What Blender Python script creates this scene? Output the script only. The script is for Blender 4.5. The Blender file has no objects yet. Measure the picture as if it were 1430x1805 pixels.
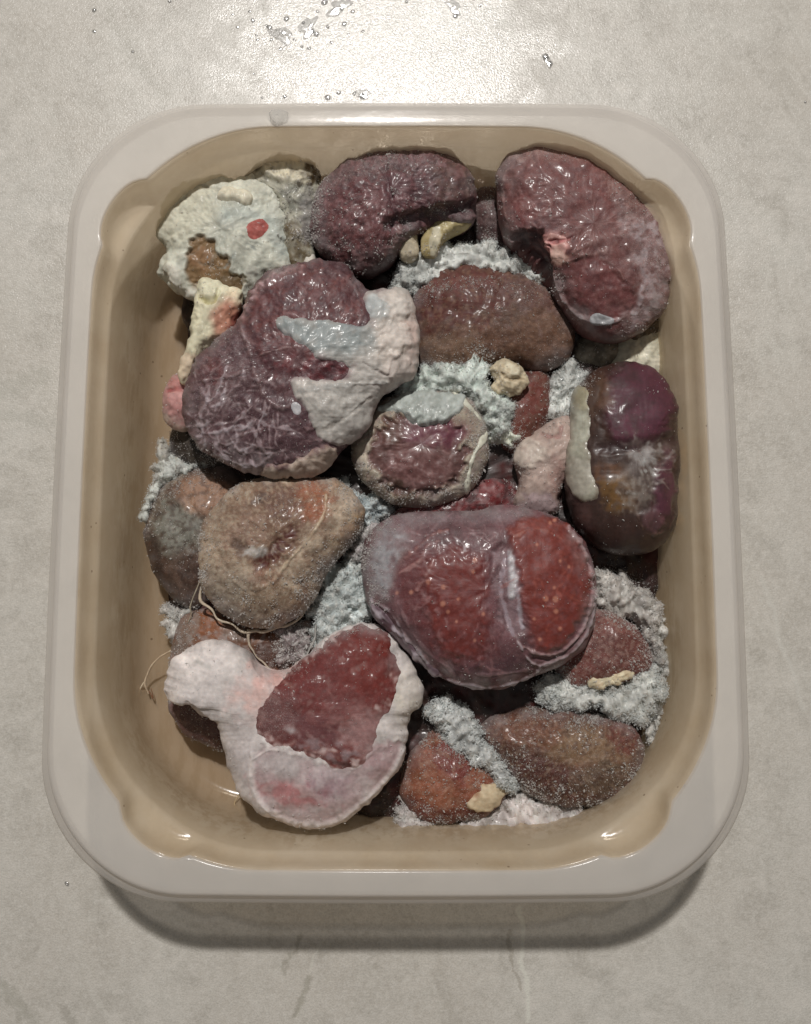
import bpy, math, random
import numpy as np
from mathutils import Vector
rng = np.random.default_rng(7)
random.seed(7)
S = 0.01                      # everything below is written in centimetres
H = 4.4                       # height of the tub rim above the worktop
sc = bpy.context.scene
COL = sc.collection

# ------------------------------------------------------------------ camera
CAM = np.array([0.28, -3.68, 27.96]); TH = math.radians(6.57); F = 1450.0; U0, V0 = 715.0, 902.5
cd = bpy.data.cameras.new('camera'); cam = bpy.data.objects.new('camera', cd); COL.objects.link(cam)
cam.location = Vector(CAM) * S; cam.rotation_euler = (TH, 0, 0)
cd.sensor_fit = 'HORIZONTAL'; cd.sensor_width = 36; cd.lens = 36 * F / 1430
cd.clip_start = 0.01; cd.clip_end = 50
cd.dof.use_dof = True; cd.dof.focus_distance = 0.245; cd.dof.aperture_fstop = 22
sc.camera = cam
# ------------------------------------------------------------------ light
w = bpy.data.worlds.new('World'); sc.world = w; w.use_nodes = True
w.node_tree.nodes['Background'].inputs[0].default_value = (1.0, 0.97, 0.93, 1)
w.node_tree.nodes['Background'].inputs[1].default_value = 0.145
ld = bpy.data.lights.new('ceiling_lamp', 'SPOT'); ld.shadow_soft_size = 0.036; ld.spot_size = math.radians(48); ld.spot_blend = 1.0; ld.energy = 101
ld.color = (1.0, 0.965, 0.93)
lo = bpy.data.objects.new('ceiling_lamp', ld); COL.objects.link(lo)
lo.location = (-0.05, 0.92, 1.50); lo.rotation_euler = (Vector((0, 0.10, 0.03)) - lo.location).to_track_quat('-Z', 'Y').to_euler()
sc.view_settings.view_transform = 'Standard'; sc.view_settings.look = 'None'; sc.view_settings.exposure = 0
sc.view_settings.gamma = 1

# ------------------------------------------------------------------ projection helpers
ct, st = math.cos(TH), math.sin(TH)
def unproj(p, z):
    p = np.asarray(p, float); xc = (p[..., 0] - U0) / F; yc = (V0 - p[..., 1]) / F
    d = (CAM[2] - z) / (ct - yc * st)
    return np.stack([CAM[0] + xc * d, CAM[1] + d * (yc * ct + st), np.broadcast_to(z, d.shape).astype(float)], -1)
def proj(W):
    d = W - CAM; dep = d[..., 1] * st - d[..., 2] * ct; y = d[..., 1] * ct + d[..., 2] * st
    return np.stack([U0 + F * d[..., 0] / dep, V0 - F * y / dep], -1)

# ------------------------------------------------------------------ noise
def band(seed, n=512, k=64):
    r = np.random.default_rng(seed); f = np.fft.fft2(r.normal(size=(n, n)))
    q = np.fft.fftfreq(n) * n; kk = np.hypot(q[:, None], q[None, :])
    a = np.fft.ifft2(f * np.exp(-(kk / k) ** 2)).real
    return (a - a.mean()) / a.std()
BANDS = [band(s) for s in range(6)]       # feature size about 6 of 512 cells
def noise(P, scale, seed=0):
    """~N(0,1), blobs about `scale` px across"""
    A = BANDS[seed % 6]; q = np.asarray(P) / scale * 8 + seed * 37.3
    i = np.floor(q).astype(int); f = q - i; f = f * f * (3 - 2 * f)
    x0 = i[..., 0] % 512; y0 = i[..., 1] % 512; x1 = (x0 + 1) % 512; y1 = (y0 + 1) % 512
    return ((A[x0, y0] * (1 - f[..., 0]) + A[x1, y0] * f[..., 0]) * (1 - f[..., 1]) +
            (A[x0, y1] * (1 - f[..., 0]) + A[x1, y1] * f[..., 0]) * f[..., 1])
def fbm(P, scale, seed=0, o=3):
    t = 0; a = 1; s = 0
    for k in range(o):
        if k and scale / 2 ** k < 6.5: break
        t = t + a * noise(P, scale / 2 ** k, seed + k * 2); s += a * a; a *= .55
    return t / math.sqrt(s)
def sst(x): x = np.clip(x, 0, 1); return x * x * (3 - 2 * x)
def lin(c):
    c = np.asarray(c, float) / 255
    return np.where(c < .04045, c / 12.92, ((c + .055) / 1.055) ** 2.4)
GAIN = 1.05
def alb(c): return np.clip(lin(c) * GAIN, 0, .93)

# ------------------------------------------------------------------ 2D shapes
def crom(pts, n, closed=True):
    p = np.asarray(pts, float); m = len(p)
    if closed: idx = lambda i: i % m; segs = m
    else: idx = lambda i: np.clip(i, 0, m - 1); segs = m - 1
    t = np.linspace(0, segs, max(n, 4) * 4, endpoint=not closed); i = np.minimum(np.floor(t).astype(int), segs - 1); f = (t - i)[:, None]
    a, b, c, d = p[idx(i - 1)], p[idx(i)], p[idx(i + 1)], p[idx(i + 2)]
    q = .5 * (2 * b + (c - a) * f + (2 * a - 5 * b + 4 * c - d) * f ** 2 + (3 * b - a - 3 * c + d) * f ** 3)
    qq = np.vstack([q, q[:1]]) if closed else q
    L = np.concatenate([[0], np.cumsum(np.hypot(*np.diff(qq, axis=0).T))])
    s = np.linspace(0, L[-1], n, endpoint=not closed)
    return np.stack([np.interp(s, L, qq[:, 0]), np.interp(s, L, qq[:, 1])], -1)
def dline(P, pts):
    best = np.full(P.shape[:-1], 1e9)
    for a, b in zip(pts[:-1], pts[1:]):
        ab = b - a; t = np.clip(((P - a) @ ab) / (ab @ ab + 1e-9), 0, 1)
        best = np.minimum(best, np.hypot(P[..., 0] - a[0] - t * ab[0], P[..., 1] - a[1] - t * ab[1]))
    return best
def sdpoly(P, pts):
    d = dline(P, np.vstack([pts, pts[:1]])); ins = np.zeros(P.shape[:-1], bool)
    for a, b in zip(pts, np.roll(pts, -1, 0)):
        if a[1] == b[1]: continue
        c = (a[1] > P[..., 1]) != (b[1] > P[..., 1])
        ins ^= c & (P[..., 0] < (b[0] - a[0]) * (P[..., 1] - a[1]) / (b[1] - a[1]) + a[0])
    return np.where(ins, -d, d)

# ------------------------------------------------------------------ brushes: colour (the thing's own, plus a few painted highlights), relief, wetness, frost
class Br:
    def __init__(s, kind, g, col=None, a=1., h=0., s_=6., wet=None, fz=None, wp=3., ws=22., seed=0):
        s.kind, s.g, s.col, s.a, s.h, s.s, s.wet, s.fz, s.wp, s.ws, s.seed = kind, g, col, a, h, s_, wet, fz, wp, ws, seed
    def mask(s, P):
        if s.kind == 'm':
            sc_, thr, so, o = s.g
            return s.a * sst((fbm(P, sc_, s.seed, o) - thr) / so * .5 + .5)
        wn = s.wp * fbm(P, s.ws, s.seed, 2) if s.wp else 0
        if s.kind == 'e':
            cx, cy, rx, ry, ro = s.g; c, q = math.cos(math.radians(ro)), math.sin(math.radians(ro))
            x = P[..., 0] - cx; y = P[..., 1] - cy
            d = (np.hypot((x * c + y * q) / rx, (-x * q + y * c) / ry) - 1) * min(rx, ry)
        elif s.kind == 'p': d = sdpoly(P, s.g)
        else:
            pts, wd = s.g; d = dline(P, pts) - wd / 2
        return s.a * sst((s.s - d - wn) / (2 * s.s))
def E(cx, cy, rx, ry, ro, col=None, a=1., **k): return Br('e', (cx, cy, rx, ry, ro), col, a, **k)
def Pg(pts, col=None, a=1., **k): return Br('p', crom(pts, max(24, len(pts) * 4)), col, a, **k)
def Ln(pts, wd, col=None, a=1., **k):
    k.setdefault('s_', 2.); k.setdefault('wp', 1.5)
    return Br('l', (crom(pts, max(6, len(pts) * 4), False), wd), col, a, **k)
def M(scale, col, a=.5, thr=0., so=1., o=3, **k): return Br('m', (scale, thr, so, o), col, a, **k)
def veins(n, cx, cy, rx, ry, ln, wd, col, a=.5, h=.02, ang=None, seed=1, spread=.6):
    r = random.Random(seed); out = []
    for i in range(n):
        t = r.uniform(0, 6.28); q = math.sqrt(r.random()); x = cx + rx * q * math.cos(t); y = cy + ry * q * math.sin(t)
        th = r.uniform(0, 6.28) if ang is None else math.radians(ang) + r.gauss(0, spread)
        pts = [(x, y)]
        for j in range(5):
            th += r.gauss(0, .45); x += ln / 5 * math.cos(th); y += ln / 5 * math.sin(th); pts.append((x, y))
        out.append(Ln(pts, max(.6, wd * r.uniform(.3, 1.0)), col, a * r.uniform(.5, 1.1), h=.6 * h * r.uniform(.5, 1.2), seed=i % 6, s_=1.6))
    return out

# ------------------------------------------------------------------ materials
def mat(name):
    m = bpy.data.materials.new(name); m.use_nodes = True; nt = m.node_tree
    return m, nt, nt.nodes, nt.links, nt.nodes['Principled BSDF']
def math_n(nt, op, a, b=None, c=None, clamp=False):
    n = nt.nodes.new('ShaderNodeMath'); n.operation = op; n.use_clamp = clamp
    for i, v in enumerate((a, b, c)):
        if v is None: continue
        if isinstance(v, (int, float)): n.inputs[i].default_value = v
        else: nt.links.new(v, n.inputs[i])
    return n.outputs[0]
def coord(nt, sx=100, sy=100, sz=100):
    t = nt.nodes.new('ShaderNodeTexCoord'); m = nt.nodes.new('ShaderNodeMapping'); m.inputs['Scale'].default_value = (sx, sy, sz)
    nt.links.new(t.outputs['Object'], m.inputs[0]); return m.outputs[0]
def noise_n(nt, co, sc_, det=3, ro=.6, dist=0):
    n = nt.nodes.new('ShaderNodeTexNoise'); n.inputs['Scale'].default_value = sc_; n.inputs['Detail'].default_value = det
    n.inputs['Roughness'].default_value = ro; n.inputs['Distortion'].default_value = dist
    nt.links.new(co, n.inputs['Vector']); return n.outputs['Fac']
def vor_n(nt, co, sc_, feat='F1', out='Distance'):
    n = nt.nodes.new('ShaderNodeTexVoronoi'); n.inputs['Scale'].default_value = sc_; n.feature = feat
    nt.links.new(co, n.inputs['Vector']); return n.outputs[out]
def mr(nt, v, a, b, c, d):
    n = nt.nodes.new('ShaderNodeMapRange'); nt.links.new(v, n.inputs[0])
    for i, x in enumerate((a, b, c, d)): n.inputs[i + 1].default_value = x
    return n.outputs[0]
def mixc(nt, f, a, b, mode='MIX'):
    n = nt.nodes.new('ShaderNodeMix'); n.data_type = 'RGBA'; n.blend_type = mode
    for i, v in ((0, f), (6, a), (7, b)):
        if isinstance(v, (int, float)): n.inputs[i].default_value = v
        elif isinstance(v, tuple): n.inputs[i].default_value = (*v[:3], 1)
        else: nt.links.new(v, n.inputs[i])
    return n.outputs[2]
def attr(nt, name):
    n = nt.nodes.new('ShaderNodeAttribute'); n.attribute_name = name; return n
def bump(nt, h, st_, dist, prev=None):
    n = nt.nodes.new('ShaderNodeBump'); n.inputs['Strength'].default_value = st_; n.inputs['Distance'].default_value = dist
    nt.links.new(h, n.inputs['Height'])
    if prev: nt.links.new(prev, n.inputs['Normal'])
    return n.outputs[0]

def make_flesh(name, sss=.06, k_=1., rad=(1., .25, .15)):
    m, nt, N, Lk, bs = mat(name); co = coord(nt)
    c = attr(nt, 'Col'); wet = attr(nt, 'wet').outputs['Fac']; fz = attr(nt, 'fuzz').outputs['Fac']
    n1 = noise_n(nt, co, 9, 4, .65); n2 = noise_n(nt, co, 34, 3, .7); v = vor_n(nt, co, 24)
    k = mixc(nt, 1.0, c.outputs['Color'], mixc(nt, 1, (1, 1, 1), (1, 1, 1)), 'MULTIPLY')
    d = mr(nt, n1, .3, .7, 1 - .13 * k_, 1 + .13 * k_); d2 = mr(nt, n2, .3, .7, 1 - .08 * k_, 1 + .08 * k_)
    vm = nt.nodes.new('ShaderNodeVectorMath'); vm.operation = 'SCALE'; Lk.new(k, vm.inputs[0]); Lk.new(math_n(nt, 'MULTIPLY', d, d2), vm.inputs['Scale'])
    # rime: fine pale crystals where 'fuzz' is high
    sp = math_n(nt, 'MULTIPLY', mr(nt, v, .42, .12, 0, 1), mr(nt, n1, .42, .62, 0, 1), clamp=True)
    f = math_n(nt, 'MULTIPLY', math_n(nt, 'ADD', sp, mr(nt, n2, .5, .8, 0, .6)), math_n(nt, 'MULTIPLY', fz, .5), clamp=True)
    Lk.new(mixc(nt, f, vm.outputs[0], (.47, .45, .43)), bs.inputs['Base Color'])
    r = math_n(nt, 'SUBTRACT', .78, math_n(nt, 'MULTIPLY', wet, .3))
    r = math_n(nt, 'ADD', r, mr(nt, n1, .35, .65, -.08, .08), clamp=True)
    icy = mr(nt, noise_n(nt, co, 2.6, 4, .6), .40, .56, .25, 1)
    Lk.new(math_n(nt, 'MULTIPLY', math_n(nt, 'MULTIPLY', wet, icy), .55, clamp=True), bs.inputs['Coat Weight']); bs.inputs['Coat Roughness'].default_value = .18; bs.inputs['Coat IOR'].default_value = 1.4
    cn = bump(nt, noise_n(nt, co, 2.3, 3, .5), .22, .0006); cn = bump(nt, n1, .05, .0002, cn); Lk.new(cn, bs.inputs['Coat Normal'])
    Lk.new(r, bs.inputs['Roughness'])
    Lk.new(mr(nt, wet, 0, 1, .25, .55), bs.inputs['Specular IOR Level'])
    bs.inputs['Subsurface Weight'].default_value = sss; bs.inputs['Subsurface Radius'].default_value = rad; bs.inputs['Subsurface Scale'].default_value = .002
    b = bump(nt, n1, .17 * k_, .0002); b = bump(nt, n2, .3 * k_, .00006, b)
    bb = nt.nodes.new('ShaderNodeBump'); bb.inputs['Distance'].default_value = .0001; Lk.new(v, bb.inputs['Height']); Lk.new(b, bb.inputs['Normal']); Lk.new(mr(nt, fz, 0, 1, .05, .6), bb.inputs['Strength'])
    Lk.new(bb.outputs[0], bs.inputs['Normal'])
    return m
FLESH = make_flesh('frozen_flesh')
FAT = make_flesh('frozen_fat', .14, .55, (1., .7, .55))

def make_ice(name, base, tr=.35, rough=.25, alpha=0.):
    m, nt, N, Lk, bs = mat(name); co = coord(nt)
    n1 = noise_n(nt, co, 11, 3); c = mixc(nt, mr(nt, n1, .35, .65, 0, 1), tuple(x * .78 for x in base), base)
    Lk.new(c, bs.inputs['Base Color']); bs.inputs['Roughness'].default_value = rough; bs.inputs['Specular IOR Level'].default_value = .5
    Lk.new(bump(nt, noise_n(nt, co, 40, 3), .6, .0004), bs.inputs['Normal'])
    t = N.new('ShaderNodeBsdfTranslucent'); Lk.new(c, t.inputs[0]); mx = N.new('ShaderNodeMixShader'); mx.inputs[0].default_value = tr
    Lk.new(bs.outputs[0], mx.inputs[1]); Lk.new(t.outputs[0], mx.inputs[2]); o = mx.outputs[0]
    if alpha:
        tp = N.new('ShaderNodeBsdfTransparent'); m2 = N.new('ShaderNodeMixShader'); m2.inputs[0].default_value = alpha
        Lk.new(o, m2.inputs[1]); Lk.new(tp.outputs[0], m2.inputs[2]); o = m2.outputs[0]
    Lk.new(o, N['Material Output'].inputs[0]); return m
ICE = make_ice('blue_white_ice', (.92, .95, .94), .45, .18, .22)
ICE_GREY = make_ice('grey_ice', (.88, .87, .85), .42, .2, .22)
RIME = make_ice('rime', (.90, .88, .85), .5, .3, .35)
FILM = make_ice('ice_film', (.92, .92, .90), .5, .1, .72)

def make_plastic(name, base, stain=0., clear=.38):
    m, nt, N, Lk, bs = mat(name); co = coord(nt)
    n1 = noise_n(nt, co, .55, 4, .6); c = base
    if stain:
        n2 = noise_n(nt, coord(nt, 100, 22, 60), 3.2, 4, .65)
        c = mixc(nt, mr(nt, n1, .35, .7, 0, stain), base, tuple(np.array(base) * (.70, .60, .46)))
        c = mixc(nt, mr(nt, n2, .5, .75, 0, .35), c, tuple(np.array(base) * (1.08, 1.06, 1.0)))
        sz = N.new('ShaderNodeSeparateXYZ'); Lk.new(co, sz.inputs[0])
        zz_ = math_n(nt, 'ADD', sz.outputs[2], mr(nt, n1, .3, .7, -.5, .5))
        c = mixc(nt, mr(nt, zz_, 2.2, .7, 0, .75), c, (.55, .42, .29))  # browner low down: juice stain plus the shade seen through the plastic
        c = mixc(nt, math_n(nt, 'MULTIPLY', mr(nt, zz_, 3.4, 2.2, 0, .6), mr(nt, n2, .45, .62, 0, 1)), c, (.50, .38, .25))
        sp = math_n(nt, 'MULTIPLY', mr(nt, vor_n(nt, co, 2.1), .10, .05, 0, .8), mr(nt, noise_n(nt, co, .5, 3), .50, .58, 0, 1))
        c = mixc(nt, sp, c, (.09, .045, .025))
    else:
        c = mixc(nt, mr(nt, n1, .35, .65, 0, .4), base, tuple(np.array(base) * .88))
    Lk.new(c, bs.inputs['Base Color']) if not isinstance(c, tuple) else None
    bs.inputs['Roughness'].default_value = .16; bs.inputs['Specular IOR Level'].default_value = .45
    Lk.new(bump(nt, noise_n(nt, co, 2.2, 3), .10, .0006), bs.inputs['Normal'])
    t = N.new('ShaderNodeBsdfTranslucent'); Lk.new(c, t.inputs[0]); mx = N.new('ShaderNodeMixShader'); mx.inputs[0].default_value = .42
    Lk.new(bs.outputs[0], mx.inputs[1]); Lk.new(t.outputs[0], mx.inputs[2])
    rf = N.new('ShaderNodeBsdfTransparent'); rf.inputs['Color'].default_value = (.97, .91, .82, 1) if stain else (.97, .94, .90, 1)
    m2 = N.new('ShaderNodeMixShader'); m2.inputs[0].default_value = clear
    Lk.new(mx.outputs[0], m2.inputs[1]); Lk.new(rf.outputs[0], m2.inputs[2])
    Lk.new(m2.outputs[0], N['Material Output'].inputs[0]); return m
PL_RIM = make_plastic('clear_rim_plastic', (.88, .865, .84), 0, .48)
PL_WALL = make_plastic('stained_tub_plastic', (.88, .79, .65), .5, .46)

def make_top():
    m, nt, N, Lk, bs = mat('pale_stone_laminate'); co = coord(nt)
    a = noise_n(nt, co, .16, 5, .6); b = noise_n(nt, co, .7, 5, .65, .4); g = noise_n(nt, co, 5.5, 4, .75); g2 = noise_n(nt, co, 17, 2, .6)
    c = mixc(nt, mr(nt, a, .35, .65, 0, 1), (.51, .475, .42), (.56, .54, .49))
    c = mixc(nt, mr(nt, b, .46, .66, 0, .62), c, (.37, .345, .30))
    c = mixc(nt, mr(nt, g, .40, .68, 0, .62), c, (.66, .635, .585))
    c = mixc(nt, mr(nt, g2, .42, .66, 0, .36), c, (.33, .31, .275))
    c = mixc(nt, math_n(nt, 'MULTIPLY', mr(nt, noise_n(nt, co, 1.7, 5, .7, .3), .46, .66, 0, .5), mr(nt, a, .4, .6, .3, 1)), c, (.66, .625, .57))
    # long pale veins with a dark side, running roughly along y
    wv = nt.nodes.new('ShaderNodeMapping'); wv.inputs['Rotation'].default_value = (0, 0, math.radians(-22)); Lk.new(co, wv.inputs[0])
    n = N.new('ShaderNodeTexNoise'); n.inputs['Scale'].default_value = .11; n.inputs['Detail'].default_value = 5; n.inputs['Roughness'].default_value = .55
    sc_ = N.new('ShaderNodeMapping'); sc_.inputs['Scale'].default_value = (1.5, .45, 1); sc_.inputs['Location'].default_value = (3.1, 4, 0); Lk.new(wv.outputs[0], sc_.inputs[0]); Lk.new(sc_.outputs[0], n.inputs['Vector'])
    r = math_n(nt, 'ABSOLUTE', math_n(nt, 'SUBTRACT', n.outputs['Fac'], .5))
    patch = mr(nt, b, .4, .6, .1, 1)
    c = mixc(nt, math_n(nt, 'MULTIPLY', mr(nt, r, .014, .003, 0, .16), patch), c, (.70, .69, .63))
    r2 = math_n(nt, 'ABSOLUTE', math_n(nt, 'SUBTRACT', n.outputs['Fac'], .522))
    c = mixc(nt, math_n(nt, 'MULTIPLY', mr(nt, r2, .010, .002, 0, .15), mr(nt, g, .4, .6, 0, 1)), c, (.26, .24, .19))
    # the real streaks near the foot of the tub (positions in cm on the worktop)
    sep = N.new('ShaderNodeSeparateXYZ'); Lk.new(co, sep.inputs[0])
    def streak(x0, y0, x1, y1, wd, col, s):
        nonlocal c
        L2 = (x1 - x0) ** 2 + (y1 - y0) ** 2
        jx = math_n(nt, 'ADD', math_n(nt, 'SUBTRACT', sep.outputs[0], x0), mr(nt, b, 0, 1, -.45, .45)); jy = math_n(nt, 'SUBTRACT', sep.outputs[1], y0)
        t = math_n(nt, 'DIVIDE', math_n(nt, 'ADD', math_n(nt, 'MULTIPLY', jx, x1 - x0), math_n(nt, 'MULTIPLY', jy, y1 - y0)), L2, clamp=True)
        dx = math_n(nt, 'SUBTRACT', jx, math_n(nt, 'MULTIPLY', t, x1 - x0)); dy = math_n(nt, 'SUBTRACT', jy, math_n(nt, 'MULTIPLY', t, y1 - y0))
        d = math_n(nt, 'SQRT', math_n(nt, 'ADD', math_n(nt, 'MULTIPLY', dx, dx), math_n(nt, 'MULTIPLY', dy, dy)))
        d = math_n(nt, 'ADD', d, mr(nt, g, .3, .7, -wd * .4, wd * .4))
        c = mixc(nt, mr(nt, d, wd, wd * .3, 0, s), c, col)
    def q(u, v): W_ = unproj((u, v), 0); return W_[0], W_[1]
    for (u0, v0, u1, v1, wd, col, s) in (
        (915, 1600, 932, 1800, .09, (.66, .65, .58), .75), (897, 1640, 917, 1745, .07, (.25, .22, .17), .4),
        (530, 1650, 500, 1715, .11, (.25, .23, .18), .4), (575, 1640, 520, 1790, .06, (.62, .60, .53), .45), (545, 1725, 515, 1790, .14, (.27, .25, .20), .5),
        (0, 1735, 60, 1800, .3, (.33, .32, .27), .4), (110, 1780, 140, 1830, .25, (.27, .25, .21), .4),
        (190, 20, 290, 170, .3, (.42, .40, .35), .4), (1130, 1000, 1400, 900, .0, (.6, .6, .5), 0),
        (1340, 1020, 1420, 1250, .12, (.62, .61, .56), .35), (1180, 640, 1330, 760, .1, (.62, .6, .55), .0), (0, 690, 75, 660, .5, (.40, .39, .34), .35), (0, 730, 90, 745, .4, (.40, .39, .34), .3)):
        if s: streak(*q(u0, v0), *q(u1, v1), wd, col, s)
    Lk.new(c, bs.inputs['Base Color'])
    # spilt film of water at the head of the tub: smoother there
    x0, y0 = q(690, 60)
    ex = math_n(nt, 'MULTIPLY', math_n(nt, 'SUBTRACT', sep.outputs[0], x0), .16); ey = math_n(nt, 'MULTIPLY', math_n(nt, 'SUBTRACT', sep.outputs[1], y0), .22)
    wetm = math_n(nt, 'SQRT', math_n(nt, 'ADD', math_n(nt, 'MULTIPLY', ex, ex), math_n(nt, 'MULTIPLY', ey, ey)))
    wetm = mr(nt, math_n(nt, 'ADD', wetm, mr(nt, b, .3, .7, -.35, .35)), 1.05, .75, 0, 1)
    Lk.new(math_n(nt, 'SUBTRACT', mr(nt, g, .3, .7, .22, .34), math_n(nt, 'MULTIPLY', wetm, .06)), bs.inputs['Roughness'])
    Lk.new(mr(nt, wetm, 0, 1, .48, .92), bs.inputs['Specular IOR Level'])
    bn = bump(nt, g2, .9, .00016); bn = bump(nt, g, .5, .0002, bn); Lk.new(bn, bs.inputs['Normal'])
    return m
TOP = make_top()
m_, nt_, N_, L_, WATER_BS = mat('water'); WATER = m_
_t = N_.new('ShaderNodeBsdfTransparent'); _g = N_.new('ShaderNodeBsdfGlossy'); _g.inputs['Roughness'].default_value = .12; _m = N_.new('ShaderNodeMixShader'); _m.inputs[0].default_value = .3
L_.new(_t.outputs[0], _m.inputs[1]); L_.new(_g.outputs[0], _m.inputs[2]); L_.new(_m.outputs[0], N_['Material Output'].inputs[0])
WATER_BS.inputs['Base Color'].default_value = (.9, .95, .95, 1); WATER_BS.inputs['Transmission Weight'].default_value = 1
WATER_BS.inputs['Roughness'].default_value = .03; WATER_BS.inputs['IOR'].default_value = 1.33

# ------------------------------------------------------------------ mesh writing
def write(name, V, quads=None, faces=None, material=None, parent=None, loc=(0, 0, 0), attrs=None, kind=None, smooth=True):
    me = bpy.data.meshes.new(name); V = (np.asarray(V) - np.asarray(loc)) * S
    if quads is not None and faces is None:
        q = np.asarray(quads); k = q.shape[1]
        me.vertices.add(len(V)); me.vertices.foreach_set('co', V.astype(np.float32).ravel())
        me.loops.add(q.size); me.loops.foreach_set('vertex_index', q.astype(np.int32).ravel())
        me.polygons.add(len(q)); me.polygons.foreach_set('loop_start', np.arange(0, q.size, k, dtype=np.int32))
        me.update(calc_edges=True)
    else:
        fs = ([] if quads is None else np.asarray(quads).tolist()) + [list(f) for f in faces]
        me.from_pydata(V.tolist(), [], fs)
    me.polygons.foreach_set('use_smooth', np.full(len(me.polygons), smooth))
    for an, arr in (attrs or {}).items():
        if arr.ndim == 2:
            at = me.attributes.new(an, 'FLOAT_COLOR', 'POINT'); at.data.foreach_set('color', np.hstack([arr, np.ones((len(arr), 1))]).astype(np.float32).ravel())
        else:
            at = me.attributes.new(an, 'FLOAT', 'POINT'); at.data.foreach_set('value', arr.astype(np.float32))
    me.materials.append(material); me.update()
    o = bpy.data.objects.new(name, me); COL.objects.link(o)
    if parent: o.parent = parent
    else: o.location = Vector(loc) * S
    if kind: o['kind'] = kind
    return o
def tag(o, label, cat=None, group=None, kind=None):
    o['label'] = label
    if cat: o['category'] = cat
    if group: o['group'] = group
    if kind: o['kind'] = kind
    return o

OCT = np.array([[1, 0, 0], [-1, 0, 0], [0, 1, 0], [0, -1, 0], [0, 0, 1], [0, 0, -1]], float)
OCF = np.array([[0, 2, 4], [2, 1, 4], [1, 3, 4], [3, 0, 4], [2, 0, 5], [1, 2, 5], [3, 1, 5], [0, 3, 5]])
def shards(C, size, elong=1.8):
    """many little ice crystals, random octahedra at points C with sizes (cm)"""
    n = len(C); q = rng.normal(size=(n, 4)); q /= np.linalg.norm(q, axis=1)[:, None]; w_, x, y, z = q.T
    R = np.stack([1 - 2 * (y * y + z * z), 2 * (x * y - z * w_), 2 * (x * z + y * w_), 2 * (x * y + z * w_), 1 - 2 * (x * x + z * z), 2 * (y * z - x * w_),
                  2 * (x * z - y * w_), 2 * (y * z + x * w_), 1 - 2 * (x * x + y * y)], -1).reshape(n, 3, 3)
    sc_ = np.stack([size * rng.uniform(.5, 1, n), size * rng.uniform(.5, 1, n), size * rng.uniform(.8, elong, n)], -1)
    P = np.einsum('nij,nkj->nki', R, OCT[None] * sc_[:, None, :]) + C[:, None, :]
    return P.reshape(-1, 3), (OCF[None] + 6 * np.arange(n)[:, None, None]).reshape(-1, 3)

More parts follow.
